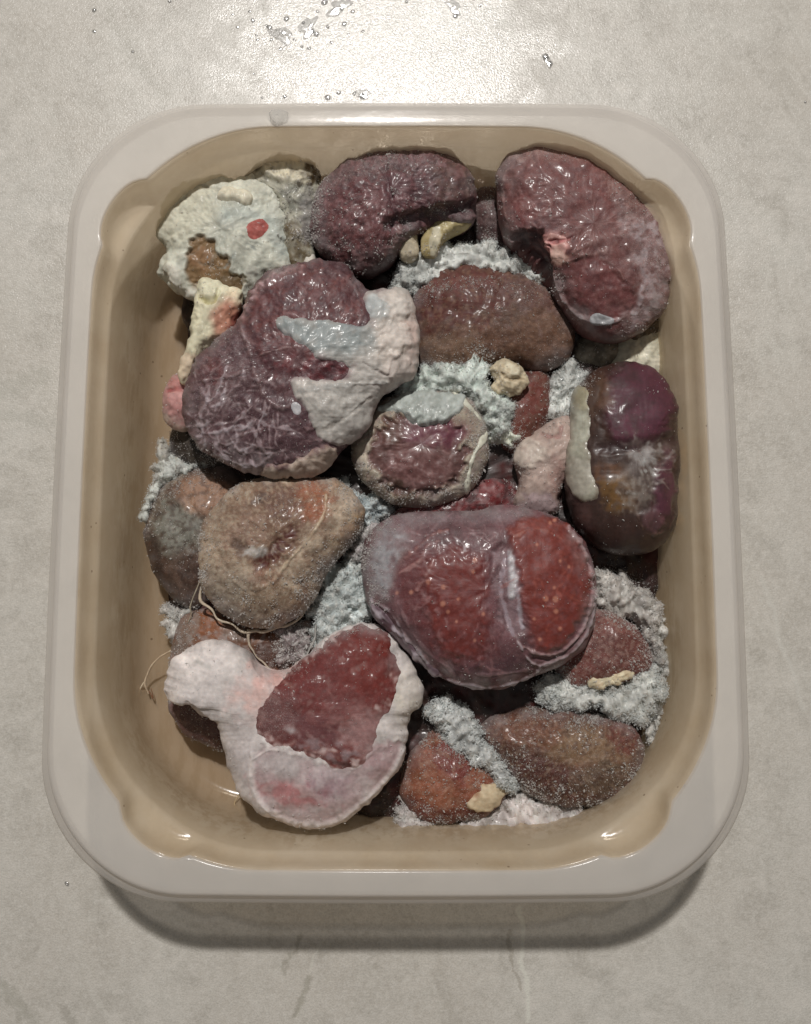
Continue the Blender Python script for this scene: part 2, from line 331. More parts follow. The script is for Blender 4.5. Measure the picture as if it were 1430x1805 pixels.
# ------------------------------------------------------------------ a rounded solid grown from its outline
HG = np.full((620, 480), -1.)     # height of the heap on a 3 px lattice, used to settle loose frost on it
class Body:
    def __init__(s, outline, z, hu, hb, spine=None, p=2.3, q=2.0, res=2.0, tilt=(0, 0), lump=.05, lumpsc=45, rough=.02, seed=0, zfloor=.42, ragged=0.):
        per = crom(outline, 200); L = np.hypot(*np.diff(np.vstack([per, per[:1]]), axis=0).T).sum()
        n = int(L / res); o2 = crom(outline, n)
        if ragged:
            c = o2.mean(0); dr = (o2 - c) / np.linalg.norm(o2 - c, axis=1)[:, None]
            o2 = o2 + dr * (ragged * fbm(o2, 30, seed, 2))[:, None]
        if spine is None: spine = [tuple(o2.mean(0))]
        sp = np.asarray(spine, float)
        if len(sp) == 1: near = np.repeat(sp, n, 0)
        else:
            sp = crom(sp, 40, False); d = np.linalg.norm(o2[:, None] - sp[None], axis=2); k = d.argmin(1); near = sp[k]
            wn = max(3, n // 16); ker = np.hanning(2 * wn + 3)[1:-1]; ker /= ker.sum()
            near = np.stack([np.convolve(np.concatenate([near[-wn:, i], near[:, i], near[:wn, i]]), ker, 'valid') for i in (0, 1)], -1)
            bd = np.full(len(near), 1e9); bp = near.copy()
            for a_, b_ in zip(sp[:-1], sp[1:]):
                ab = b_ - a_; tt_ = np.clip(((near - a_) @ ab) / (ab @ ab + 1e-9), 0, 1)[:, None]; pp = a_ + tt_ * ab; dd = np.linalg.norm(near - pp, axis=1)
                mk = dd < bd; bd[mk] = dd[mk]; bp[mk] = pp[mk]
            near = bp
        oc = o2.mean(0)
        # equator tilt: z changes linearly across the thing (cm over its whole size)
        ext = np.ptp(o2, axis=0)
        def zt(P): return z + tilt[0] * (P[:, 0] - oc[0]) / ext[0] - tilt[1] * (P[:, 1] - oc[1]) / ext[1]
        Wo = unproj(o2, zt(o2)); Wn = unproj(near, zt(near))
        rad = np.linalg.norm(o2 - near, axis=1).mean(); nt_ = max(14, int(rad / res * 1.25)); nb = 9
        ph = np.concatenate([np.linspace(.0, math.pi / 2, nt_), math.pi / 2 + np.linspace(0, math.pi / 2 - .02, nb + 1)[1:]])
        top = ph <= math.pi / 2 + 1e-9
        r = np.sin(ph) ** (2 / p); zz = np.where(top, hu * np.abs(np.cos(ph)) ** (2 / q), -hb * np.abs(np.cos(ph)) ** .8)
        off = Wo - Wn; hw = max(2, n // 11); ker = np.hanning(2 * hw + 3)[1:-1]; ker /= ker.sum()
        osm = np.stack([np.convolve(np.concatenate([off[-hw:, i], off[:, i], off[:hw, i]]), ker, 'valid') for i in range(3)], -1)
        hw = max(2, n // 5); ker = np.hanning(2 * hw + 3)[1:-1]; ker /= ker.sum()
        osv = np.stack([np.convolve(np.concatenate([osm[-hw:, i], osm[:, i], osm[:hw, i]]), ker, 'valid') for i in range(3)], -1)
        osv *= (np.linalg.norm(osm, axis=1).mean() / np.linalg.norm(osv, axis=1).mean())
        w_ = (r ** 2)[:, None, None]; w2 = sst(r / .8)[:, None, None]
        G = Wn[None] + ((osv[None] * (1 - w2) + osm[None] * w2) * (1 - w_) + off[None] * w_) * r[:, None, None]; G[:, :, 2] += zz[:, None]
        s.G, s.nt, s.n = G, nt_, n; s.m = len(ph)
        nr = s.normals(G); s.px = proj(G)
        zb = 1 - sst(r / .22)[:, None, None]; nr = nr * (1 - zb) + np.array([0, 0, 1.]) * zb * np.where(top, 1, -1)[:, None, None]
        wtop = sst((r < 1) * 1.0 * np.where(top, 1, .3))[:, None]
        dsp = .5 * lump * fbm(s.px, lumpsc, seed, 2) + .22 * rough * fbm(s.px, 15, seed + 1, 2)
        G += nr * (dsp * (.35 + .65 * wtop))[..., None]
        G[..., 2] = np.maximum(G[..., 2], zfloor)
        s.P = proj(G); s.N = nr; s.G = G; s.top = top; s.r = r; s.seed = seed
        i, j = np.meshgrid(np.arange(s.m - 1), np.arange(n), indexing='ij'); j2 = (j + 1) % n
        s.quads = np.stack([i * n + j, (i + 1) * n + j, (i + 1) * n + j2, i * n + j2], -1).reshape(-1, 4)
        base = np.array(sorted([G[..., 2].min()])); c = G.reshape(-1, 3).mean(0); s.loc = (float(c[0]), float(c[1]), float(base[0]))
        # keep orientation outward
        v = s.quads[n * 3]; g = G.reshape(-1, 3)
        if np.cross(g[v[1]] - g[v[0]], g[v[3]] - g[v[0]])[2] < 0: s.quads = s.quads[:, ::-1]; s.flip = True
        else: s.flip = False
    def normals(s, G):
        a = np.gradient(G, axis=0); b = np.roll(G, -1, 1) - np.roll(G, 1, 1); nn = np.cross(a, b); l = np.linalg.norm(nn, axis=2)[..., None]
        nn = nn / (l + 1e-9)
        if (nn[2, :, 2]).mean() < 0: nn = -nn
        nn[0] = nn[1]; return nn
    flesh = False; edge = 0.
    def paint(s, base, brushes, wet=.3, fz=.2, mott=.12):
        P = s.P; C = np.broadcast_to(alb(base), P.shape[:-1] + (3,)).copy()
        C *= np.exp(mott * 1.3 * fbm(P, 70, s.seed + 3, 4))[..., None]
        Wt = np.full(P.shape[:-1], wet, float); Fz = np.full(P.shape[:-1], fz, float); Hh = np.zeros(P.shape[:-1])
        for b in brushes:
            m = b.mask(P)
            if b.col is not None: C = C * (1 - m[..., None]) + alb(b.col) * m[..., None]
            mm = m / max(b.a, 1e-3)
            if b.h: Hh += b.h * mm * (.35 if b.kind == 'm' else 1)
            if b.wet is not None: Wt = Wt * (1 - mm) + b.wet * mm
            if b.fz is not None: Fz = Fz * (1 - mm) + b.fz * mm
        if s.flesh:
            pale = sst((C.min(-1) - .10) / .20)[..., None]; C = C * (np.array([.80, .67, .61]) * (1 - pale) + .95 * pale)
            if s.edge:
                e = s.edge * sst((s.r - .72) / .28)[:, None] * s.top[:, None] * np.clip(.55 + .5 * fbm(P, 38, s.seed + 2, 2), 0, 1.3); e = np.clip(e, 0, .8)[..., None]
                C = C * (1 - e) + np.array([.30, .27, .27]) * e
        # colour grain at crystal size
        C *= np.exp(.06 * noise(P, 8, s.seed + 1))[..., None]
        return C, Wt, Fz, Hh
    def emit(s, name, base, brushes=(), material=FLESH, parent=None, wet=.3, fz=.2, mott=.12, rime=0, rimesize=.03, loc=None):
        s.flesh = material is FLESH; C, Wt, Fz, Hh = s.paint(base, brushes, wet, fz, mott)
        s.G0 = s.G; G = s.G + s.N * (Hh * s.top[:, None])[..., None]; G[..., 2] = np.maximum(G[..., 2], .40); s.G = G; s.Fz = Fz
        gp = proj(G[s.top]).reshape(-1, 2); gi = np.clip((gp / 3).astype(int), 0, [479, 619]); np.maximum.at(HG, (gi[:, 1], gi[:, 0]), G[s.top][..., 2].ravel())
        V = G.reshape(-1, 3); n = s.n; c0 = list(range(n)); c1 = list(range((s.m - 1) * n, s.m * n))
        if s.flip: c1 = c1[::-1]
        else: c0 = c0[::-1]
        c0 = c0[::-1]; c1 = c1[::-1]
        loc = loc or s.loc
        o = write(name, V, s.quads, None, material, parent, loc, dict(Col=C.reshape(-1, 3), wet=Wt.ravel(), fuzz=Fz.ravel()))
        if rime: s.rime(int(rime * .6), rimesize, parent, loc)
        return o
    def rime(s, cnt, size, parent, loc, material=None):
        w_ = (s.Fz ** 1.5 * (s.r[:, None] + .05) * s.top[:, None] * (.12 + np.clip(.2 + .9 * fbm(s.P, 34, s.seed + 2, 3), 0, 3) ** 1.6)).ravel(); w_ /= w_.sum()
        k = rng.choice(len(w_), cnt, p=w_); size = size * .72; C = s.G.reshape(-1, 3)[k] + s.N.reshape(-1, 3)[k] * rng.uniform(-.01, size * .9, (cnt, 1)) + rng.normal(0, .02, (cnt, 3))
        V, Fc = shards(C, size * np.clip(rng.lognormal(-.5, .5, cnt), .25, 1.9), 2.0)
        write('frost', V, Fc, None, material or RIME, parent, loc, kind='stuff', smooth=False)
    def patch(s, name, br, base, t=.12, brushes=(), material=FAT, parent=None, wet=.3, fz=.1, lump=.03, lumpsc=22, loc=None, edge=9., mott=.08):
        """a layer lying on the body: the body's own surface lifted inside the shape"""
        br.s = max(br.s, 1.); P = s.P; wn = br.wp * fbm(P, br.ws * 1.3, br.seed, 2)
        if br.kind == 'p': d = sdpoly(P, br.g)
        elif br.kind == 'l': d = dline(P, br.g[0]) - br.g[1] / 2
        else:
            cx, cy, rx, ry, ro = br.g; c, q = math.cos(math.radians(ro)), math.sin(math.radians(ro)); x = P[..., 0] - cx; y = P[..., 1] - cy
            d = (np.hypot((x * c + y * q) / rx, (-x * q + y * c) / ry) - 1) * min(rx, ry)
        d = d + wn; d = np.where(s.top[:, None], d, 50); d[s.nt - 1:] = np.maximum(d[s.nt - 1:], 2)
        s.flesh = material is FLESH; C, Wt, Fz, Hh = s.paint(base, brushes, wet, fz, mott)
        k = np.clip(-d / edge, -.6, 1); lift = np.where(k > 0, t * np.sqrt(np.clip(1 - (1 - k) ** 2, 0, 1)), t * k * 1.2)
        lift = lift + (.3 * lump * fbm(P, lumpsc, s.seed + 4, 3) + Hh) * np.clip(k, 0, 1)
        kk = sst(k * 1.2)[..., None] * (1. if t > .09 else 0.); G = s.G * (1 - kk) + s.G0 * kk + s.N * lift[..., None]
        vm = (d < edge * .5).ravel(); q = s.quads[vm[s.quads].all(1)]
        use = np.unique(q); mp = np.full(len(vm), -1); mp[use] = np.arange(len(use))
        s.last = (G.reshape(-1, 3)[use], d.ravel()[use])
        return write(name, G.reshape(-1, 3)[use], mp[q], None, material, parent, loc or s.loc, dict(Col=C.reshape(-1, 3)[use], wet=Wt.ravel()[use], fuzz=Fz.ravel()[use]))

def thing(name, label, cat, loc, group=None):
    o = bpy.data.objects.new(name, None); o.empty_display_size = .01; COL.objects.link(o); o.location = Vector(loc) * S
    tag(o, label, cat, group); return o
KG = 'frozen kidneys heaped in the tub'

# ------------------------------------------------------------------ worktop
def slab():
    a = 80; z0 = -3
    V = [(-a, -a, z0), (a, -a, z0), (a, a, z0), (-a, a, z0), (-a, -a, 0), (a, -a, 0), (a, a, 0), (-a, a, 0)]
    return write('worktop', V, None, [(0, 3, 2, 1), (4, 5, 6, 7), (0, 1, 5, 4), (1, 2, 6, 5), (2, 3, 7, 6), (3, 0, 4, 7)], TOP, None, (0, 0, 0), kind='structure', smooth=False)
slab()

# ------------------------------------------------------------------ tub
POCK = [unproj((215, 372), H)[:2], unproj((1190, 360), H)[:2], unproj((262, 1478), H)[:2], unproj((1128, 1470), H)[:2]]
def ring(off, z, rad, pocket=0., n=520, shift=(0, 0), bulge=.12):
    hx, hy = 10 - off, 11.8 - off; pts = []
    a_s, b_s = 2 * (hx - rad), 2 * (hy - rad); arc = math.pi / 2 * rad; ks = n // 4
    nx = 90; ny = 90; na = (n - 2 * nx - 2 * ny) // 4
    def add_arc(cx, cy, a0):
        for i in range(na): t = a0 + math.pi / 2 * (i + .5) / na; pts.append((cx + rad * math.cos(t), cy + rad * math.sin(t)))
    def add_l(x0, y0, x1, y1, m):
        for i in range(m): t = (i + .5) / m; pts.append((x0 + (x1 - x0) * t, y0 + (y1 - y0) * t))
    add_l(hx, -(hy - rad), hx, hy - rad, ny); add_arc(hx - rad, hy - rad, 0); add_l(hx - rad, hy, -(hx - rad), hy, nx); add_arc(-(hx - rad), hy - rad, math.pi / 2)
    add_l(-hx, hy - rad, -hx, -(hy - rad), ny); add_arc(-(hx - rad), -(hy - rad), math.pi); add_l(-(hx - rad), -hy, hx - rad, -hy, nx); add_arc(hx - rad, -(hy - rad), 3 * math.pi / 2)
    P = np.array(pts); P[:, 0] += bulge * np.sign(P[:, 0]) * np.clip(np.abs(P[:, 0]) / hx, 0, 1) ** 6 * (1 - (P[:, 1] / hy) ** 2); P[:, 1] += bulge * np.sign(P[:, 1]) * np.clip(np.abs(P[:, 1]) / hy, 0, 1) ** 6 * (1 - (P[:, 0] / hx) ** 2)
    if pocket:
        an = np.arctan2(P[:, 1], P[:, 0])
        for pk in POCK:
            d = an - math.atan2(pk[1], pk[0]); d = (d + math.pi) % (2 * math.pi) - math.pi
            b = np.clip(1 - (d / .095) ** 2, 0, 1) ** .5
            P += P / np.linalg.norm(P, axis=1)[:, None] * (pocket * b)[:, None]
    return np.column_stack([P[:, 0] + shift[0], P[:, 1] + shift[1], np.full(len(P), z)])
def loft(name, rings, material, parent, close_end=False, closed_loop=False):
    n = len(rings[0]); V = np.vstack(rings); m = len(rings); q = []
    i, j = np.meshgrid(np.arange(m if closed_loop else m - 1), np.arange(n), indexing='ij'); j2 = (j + 1) % n; i2 = (i + 1) % m
    q = np.stack([i * n + j, i * n + j2, i2 * n + j2, i2 * n + j], -1).reshape(-1, 4)
    fs = []
    if close_end: fs = [list(range((m - 1) * n, m * n)), list(range(n))[::-1]]
    return write(name, V, q, fs, material, parent, (0, 0, 0))
tub = thing('plastic_tub', 'translucent rounded rectangular plastic freezer tub holding the heap of frozen kidneys', 'tub', (0, 0, 0))
def arcp(c0, c1, a0, a1, r, n):
    return [(c0 + r * math.cos(math.radians(a0 + (a1 - a0) * i / n)), c1 + r * math.sin(math.radians(a0 + (a1 - a0) * i / n))) for i in range(n + 1)]
prof = [(0.0, H - .95, 3.9, 0), (0.0, H - .7, 3.9, 0), (.03, H - .42, 3.9, 0), (.10, H - .30, 3.9, 0), (.24, H - .25, 3.85, 0), (.29, H - .20, 3.85, 0), (.32, H - .08, 3.8, 0), (.36, H - .02, 3.8, 0), (.42, H - .0, 3.8, 0), (.55, H + .0, 3.85, 0),
(.75, H + .01, 4.4, .1), (.90, H + .01, 4.8, .24), (.98, H + .0, 5.05, .34), (1.03, H - .02, 5.2, .39)]
th = .10
inner = [(o + (.09 if o < .3 else .0), z - (.09 if o > .1 else .0), r, p) for o, z, r, p in prof]
rs = [ring(o, z, r, p) for o, z, r, p in prof] + [ring(o, z, r, p) for o, z, r, p in inner[::-1]]
loft('rim', rs, PL_RIM, tub, closed_loop=True)
# inner wall with the four corner pockets, then floor; then the outer skin
W1 = [(1.03, H - .03, 5.2, .39), (1.07, H - .08, 5.2, .41), (1.10, H - .2, 5.2, .41), (1.12, H - .42, 5.2, .40), (1.16, H - .6, 5.2, .35), (1.20, H - .72, 5.2, .27), (1.23, H - .78, 5.2, .15), (1.25, H - .82, 5.2, 0.03),
      (1.29, H - .86, 5.1, 0), (1.31, H - .95, 5.1, 0), (1.42, H - 1.5, 4.9, 0), (1.52, H - 2.4, 4.6, 0), (1.60, 1.3, 4.2, 0), (1.70, .85, 3.9, 0), (1.88, .52, 3.6, 0), (2.2, .36, 3.3, 0), (2.8, .32, 2.8, 0), (4.5, .32, 2.2, 0)]
rs = [ring(o, z, r, p) for o, z, r, p in W1]
rs2 = [ring(max(o - .1, .96) if z > 1 else o - .1, z - (.1 if z < H - .5 else .06), r, p) for o, z, r, p in W1][::-1]
n_ = len(rs[0]); A_ = rs + rs2; m_r = len(A_); k_ = len(rs)
i_, j_ = np.meshgrid([i for i in range(m_r) if i != k_ - 1], np.arange(n_), indexing='ij'); j2_ = (j_ + 1) % n_; i2_ = (i_ + 1) % m_r
write('basin', np.vstack(A_), np.stack([i_ * n_ + j_, i_ * n_ + j2_, i2_ * n_ + j2_, i2_ * n_ + j_], -1).reshape(-1, 4),
      [list(range((k_ - 1) * n_, k_ * n_)), list(range(k_ * n_, (k_ + 1) * n_))[::-1]], PL_WALL, tub, (0, 0, 0))

# ------------------------------------------------------------------ juice bed under the heap, added and coloured dark so gaps look shaded
b = Body([(330, 480), (420, 330), (560, 310), (760, 290), (960, 320), (1120, 400), (1150, 560), (1165, 760), (1165, 960), (1140, 1180), (1120, 1360), (1040, 1430), (880, 1450), (720, 1450), (560, 1420), (420, 1340), (340, 1250), (300, 1080), (285, 900), (310, 740), (330, 600)],
         .9, .75, .4, p=5, res=5, lump=.12, rough=.06, seed=2)
o = b.emit('dark_gap_bed', (52, 34, 30), [M(60, (88, 26, 26), .7, .4), M(40, (30, 20, 20), .7, .2), M(90, (70, 72, 72), .5, .9)], wet=.75, fz=.1)
tag(o, 'added dark bed of frozen blood and juice to shade the gaps under the kidneys', 'gap bed', kind='stuff')

# ------------------------------------------------------------------ kidneys
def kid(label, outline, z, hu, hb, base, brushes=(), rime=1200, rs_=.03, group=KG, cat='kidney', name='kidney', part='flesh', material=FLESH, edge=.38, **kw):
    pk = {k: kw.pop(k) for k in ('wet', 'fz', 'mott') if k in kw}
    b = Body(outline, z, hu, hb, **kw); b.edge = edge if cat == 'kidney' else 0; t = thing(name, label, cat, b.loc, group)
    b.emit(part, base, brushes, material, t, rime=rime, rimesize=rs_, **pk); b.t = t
    return b
CREAM = (196, 190, 172); WHT = (188, 192, 186)

# lower layer ----------------------------------------------------
kid('reddish brown kidney mostly hidden between the brown kidney and the pink tissue', [(862, 690), (905, 655), (955, 650), (975, 695), (968, 745), (940, 785), (895, 800), (865, 760)], 1.5, .8, .7, (100, 56, 46),
    [E(945, 700, 22, 45, 10, (112, 52, 42), .8), M(14, (120, 100, 90), .5, .5)], wet=.6, fz=.4, seed=3)
kid('blood red kidney end glimpsed under the small round cut kidney', [(690, 905), (740, 880), (820, 850), (890, 846), (918, 880), (900, 915), (820, 935), (740, 945), (690, 940)], 1.6, .6, .8, (110, 26, 32),
    [M(18, (50, 14, 18), .8, .3), M(12, (150, 120, 125), .6, .9)], wet=.8, fz=.35, seed=4)
kid('nearly black kidney tucked under the left end of the big fatty kidney', [(300, 790), (310, 755), (350, 745), (400, 765), (430, 800), (400, 830), (350, 832), (315, 818)], 1.3, .75, .6, (48, 42, 36),
    [M(18, (90, 90, 84), .5, .7)], wet=.8, fz=.3, seed=5)
kid('amber brown kidney with ice beads under the tan oval kidney', [(300, 1150), (318, 1095), (360, 1072), (430, 1085), (500, 1105), (548, 1090), (556, 1140), (520, 1190), (430, 1215), (350, 1215), (305, 1195)], 1.5, .7, .8, (120, 84, 58),
    [E(370, 1100, 45, 24, 10, (136, 88, 52), .9, wet=.9), E(490, 1150, 45, 30, 0, (70, 42, 30), .9), M(10, (150, 145, 145), .6, .8), E(325, 1120, 20, 50, 20, (130, 124, 118), .7), E(410, 1105, 30, 18, 30, (120, 112, 104), .6)],
    wet=.8, fz=.4, rime=1800, seed=6)
kid('dark purplish kidney end frosted under the white fat knob', [(296, 1240), (310, 1215), (370, 1220), (420, 1260), (425, 1310), (390, 1322), (350, 1308), (318, 1283)], 1.1, .65, .5, (98, 74, 72),
    [E(390, 1295, 30, 20, 0, (84, 48, 40), .9, wet=.8), M(12, (130, 115, 112), .5, .4)], fz=.7, wet=.4, seed=1)
kid('speckled red brown kidney at the right below the big twin lobed red kidney', [(985, 1110), (1030, 1075), (1075, 1077), (1118, 1103), (1148, 1143), (1148, 1178), (1115, 1200), (1050, 1215), (995, 1205), (975, 1160)], 1.7, .85, .9, (112, 66, 62),
    [E(1110, 1150, 45, 40, 0, (98, 58, 54), .7), M(8, (150, 128, 122), .55, .4), Ln([(1055, 1078), (1100, 1100), (1135, 1135)], 6, (130, 108, 104), .6)], fz=.8, wet=.35, rime=2600, rs_=.035, seed=2)
kf = kid('brown freezer burnt oval kidney at the bottom right corner of the tub', [(842, 1300), (855, 1270), (895, 1253), (945, 1246), (1005, 1250), (1060, 1260), (1105, 1272), (1130, 1302), (1136, 1342), (1124, 1382), (1092, 1406), (1050, 1420), (1000, 1421), (952, 1410), (912, 1385), (880, 1350)], 1.55, 1.0, .9, (92, 60, 46),
    [E(1035, 1318, 75, 36, 8, (138, 120, 94), .75, s_=16, fz=.6), E(1100, 1295, 32, 35, 0, (104, 50, 42), .8), E(930, 1290, 60, 30, 10, (122, 82, 60), .7), E(960, 1370, 70, 30, 20, (80, 40, 34), .8),
     E(1060, 1370, 50, 30, -10, (98, 88, 74), .7), M(9, (70, 44, 36), .5, .5), M(7, (150, 138, 120), .4, .9)], fz=.85, wet=.5, rime=4600, rs_=.034, rough=.045, seed=3)
b = kid('small orange brown kidney with a cream fat tab beside the bottom frost', [(705, 1400), (712, 1350), (733, 1312), (768, 1284), (800, 1290), (832, 1322), (862, 1352), (888, 1378), (890, 1405), (868, 1430), (820, 1446), (778, 1452), (735, 1440)], 1.45, .95, .9, (124, 76, 56),
    [E(795, 1345, 28, 42, -30, (110, 42, 34), .9, wet=.6), E(755, 1395, 45, 40, 0, (146, 96, 72), .7), E(745, 1330, 20, 25, 0, (150, 110, 100), .7), Ln([(725, 1415), (770, 1440), (840, 1435)], 26, (98, 42, 34), .8, s_=8), M(9, (160, 136, 118), .4, .7)],
    fz=.75, wet=.4, rime=2400, rs_=.032, rough=.035, seed=4)
b.patch('fat_tab', Pg([(822, 1422), (838, 1398), (858, 1382), (884, 1378), (890, 1398), (872, 1420), (846, 1428)], wp=4), (140, 108, 84), .12, [Pg([(822, 1422), (838, 1398), (858, 1382), (884, 1378), (890, 1398), (872, 1420), (846, 1428)], (192, 174, 144), .95, s_=7, wp=3), M(8, (206, 192, 164), .5)], parent=b.t, fz=.4)
for nm, oc, bb in (('a', 0, 0),): pass
k5 = kid('smooth brown kidney half red half tan in the middle of the upper heap', [(720, 565), (727, 522), (750, 490), (790, 472), (840, 467), (890, 474), (935, 491), (975, 514), (1000, 545), (1013, 585), (1008, 622), (985, 646), (950, 657), (915, 652), (880, 652), (840, 668), (800, 672), (755, 660), (730, 630)], 1.8, 1.15, 1.2, (98, 74, 60),
    [Pg([(715, 560), (725, 500), (790, 465), (880, 470), (905, 510), (890, 550), (840, 570), (780, 575), (715, 590)], (88, 42, 38), .9, s_=16, wp=8, wet=.45, fz=.15), E(930, 520, 55, 30, 30, (104, 80, 80), .7), E(800, 500, 70, 16, -8, (112, 72, 68), .6),
     E(950, 590, 55, 45, 0, (116, 90, 72), .7), E(790, 620, 70, 28, 0, (124, 104, 84), .7, fz=.8), M(10, (84, 60, 48), .5, .4), M(7, (140, 118, 100), .4, .9), Ln([(870, 500), (910, 540), (930, 560)], 4, (120, 98, 96), .5)] + veins(12, 900, 530, 80, 50, 50, 3, (126, 108, 106), .4, .01, 40, 5),
    fz=.55, wet=.45, rime=1400, rs_=.02, p=2.5, seed=5)
k8 = kid('grey and dark brown kidney under frost against the left tub wall', [(258, 930), (266, 890), (288, 855), (326, 828), (370, 820), (412, 826), (445, 850), (460, 905), (440, 965), (405, 1025), (368, 1062), (334, 1073), (300, 1050), (273, 1010), (260, 970)], 1.3, 1.1, .8, (84, 68, 56),
    [E(312, 930, 48, 50, -20, (128, 132, 124), .9, s_=16, wp=8), E(360, 872, 48, 36, 10, (156, 128, 106), .9, s_=10, fz=.7), Ln([(272, 950), (285, 1010), (330, 1060)], 14, (54, 38, 30), .8, s_=6), E(330, 1020, 45, 45, 0, (84, 66, 56), .8, s_=14),
     E(400, 925, 30, 22, 0, (60, 58, 52), .8), Ln([(300, 1000), (320, 1040), (330, 1060)], 16, (100, 84, 74), .7, s_=6), Ln([(262, 930), (290, 860), (330, 830)], 10, (138, 138, 126), .6, s_=5), E(372, 985, 22, 40, 10, (70, 38, 26), .8, wet=.9), M(9, (46, 34, 28), .5, .7)],
    wet=.75, fz=.45, rime=1600, seed=1)

# white fat covered kidney top left ------------------------------
k1 = kid('kidney wrapped in chalky white fat with one small red spot, upper left', [(283, 415), (285, 372), (306, 338), (346, 317), (400, 313), (445, 312), (485, 325), (508, 352), (520, 395), (518, 440), (512, 478), (480, 505), (445, 532), (395, 540), (342, 524), (302, 505), (284, 480), (292, 447)], 2.55, .8, 1.6, (186, 186, 172),
    [M(16, (160, 164, 154), .4, .6, h=-.03), M(34, (200, 200, 188), .5, .2, h=.06), E(320, 370, 60, 60, 0, (192, 190, 172), .9, s_=20), Pg([(334, 420), (356, 416), (380, 422), (376, 446), (403, 451), (407, 470), (430, 490), (425, 516), (390, 525), (346, 514), (324, 484), (330, 450)], (122, 96, 64), 1, s_=3, wp=3, h=-.14, wet=.5, fz=.2),
     E(350, 455, 20, 22, 0, (140, 106, 76), .7), E(405, 500, 25, 22, 0, (92, 76, 50), .7), Ln([(400, 380), (440, 375), (480, 400), (500, 440)], 30, (172, 182, 178), .45, s_=14),
     Ln([(300, 470), (325, 510), (350, 520)], 18, (200, 196, 184), .7, h=.12, s_=5), Ln([(290, 440), (296, 480)], 10, (150, 146, 130), .6), Ln([(350, 325), (385, 335), (445, 362)], 5, (140, 136, 122), .5, h=-.03), Ln([(395, 470), (430, 430), (450, 440)], 3, (120, 128, 126), .5, h=-.03), Ln([(305, 365), (330, 345), (318, 335)], 3, (130, 126, 108), .5, h=-.03)] + veins(14, 390, 400, 90, 70, 40, 3, (148, 150, 140), .4, -.02, None, 8),
    material=FAT, part='fat_coat', rime=900, wet=.25, fz=.1, rough=.05, lump=.06, lumpsc=40, ragged=3, seed=0)
k1.patch('fat_roll', Pg([(385, 345), (392, 332), (420, 334), (440, 340), (446, 352), (438, 361), (412, 356), (390, 353)], wp=1), (202, 196, 176), .17, [], parent=k1.t)
k1.patch('red_spot', E(454, 402, 18, 15, -20, wp=1.5, ws=26), (170, 96, 88), .02, [M(9, (146, 70, 64), .6)], parent=k1.t, lump=.004)
k1b = kid('lumpy cream fat lobe with brown crust behind the chalky white kidney', [(428, 318), (452, 292), (488, 276), (528, 276), (552, 293), (566, 318), (568, 372), (556, 430), (552, 470), (520, 480), (498, 440), (488, 380), (465, 335)], 2.4, .7, 1.4, (150, 148, 134),
    [E(515, 300, 45, 22, 5, (204, 196, 172), 1, s_=7, h=.12), E(550, 308, 15, 14, 0, (84, 68, 40), 1, s_=4), Ln([(428, 318), (470, 288), (510, 274)], 6, (86, 78, 56), .8), Ln([(470, 310), (500, 318), (530, 322)], 6, (204, 198, 178), .8, h=.06),
     E(510, 350, 28, 25, 0, (122, 122, 112), .8), Ln([(470, 330), (495, 350), (510, 380)], 10, (178, 176, 158), .7), E(525, 430, 24, 40, 0, (96, 82, 56), .95), M(9, (60, 48, 36), .6, .9), M(10, (180, 176, 160), .5, .7), E(545, 380, 20, 40, 0, (120, 116, 116), .7)],
    name='fat_lobe', cat='fat', group='loose pieces of fat', part='fat', material=FAT, rime=900, rough=.06, wet=.5, fz=.4, seed=2)
b = kid('small dark purplish kidney wedged between the two top kidneys', [(830, 345), (860, 330), (890, 345), (905, 400), (900, 440), (870, 450), (840, 420)], 1.6, .6, .9, (92, 72, 74), [M(12, (60, 40, 44), .6, .2), M(9, (130, 118, 120), .5, .6)], wet=.5, fz=.6, seed=0)
for lab, ol, z, hu, c, br in (
    ('off white fat slab behind the top of the glossy purple kidney', [(1078, 640), (1090, 600), (1120, 575), (1160, 560), (1168, 600), (1165, 668), (1130, 672), (1085, 668)], 1.5, .5, (198, 194, 176), [E(1160, 610, 12, 20, 0, (170, 166, 146), .7), M(20, (176, 172, 150), .5, .3)]),
    ('grey frosted tissue lump under the large top right kidney', [(1010, 620), (1025, 590), (1070, 590), (1095, 610), (1085, 640), (1045, 650), (1015, 645)], 1.4, .5, (124, 118, 106), [M(14, (80, 72, 60), .7, .3)]),
    ('brown tissue scrap at the lower edge of the large top right kidney', [(1095, 590), (1120, 565), (1160, 558), (1166, 580), (1140, 600), (1110, 610)], 1.7, .4, (92, 80, 62), [M(10, (140, 130, 112), .6, .4)]),
    ('upper cream fat crumb between the purple kidney and the right tub wall', [(1188, 770), (1200, 758), (1210, 790), (1212, 830), (1200, 850), (1186, 830)], 2.2, .35, (202, 178, 146), []),
    ('middle cream fat crumb between the purple kidney and the right tub wall', [(1184, 850), (1200, 845), (1210, 862), (1208, 890), (1190, 895), (1180, 875)], 2.2, .35, (204, 182, 150), []),
    ('lowest cream fat crumb between the purple kidney and the right tub wall', [(1178, 900), (1195, 895), (1205, 920), (1200, 942), (1182, 935)], 2.1, .35, (198, 178, 148), [])):
    kid(lab, ol, z, hu, .6, c, br + [M(9, tuple(np.array(c) * .8), .5, .5)], name='fat_piece' if 'fat' in lab else 'tissue_scrap', cat='fat' if 'fat' in lab else 'tissue', group='loose pieces of fat' if 'fat' in lab else None, part='fat' if 'fat' in lab else 'flesh', material=FAT, rime=200, rough=.05, seed=len(lab) % 6)
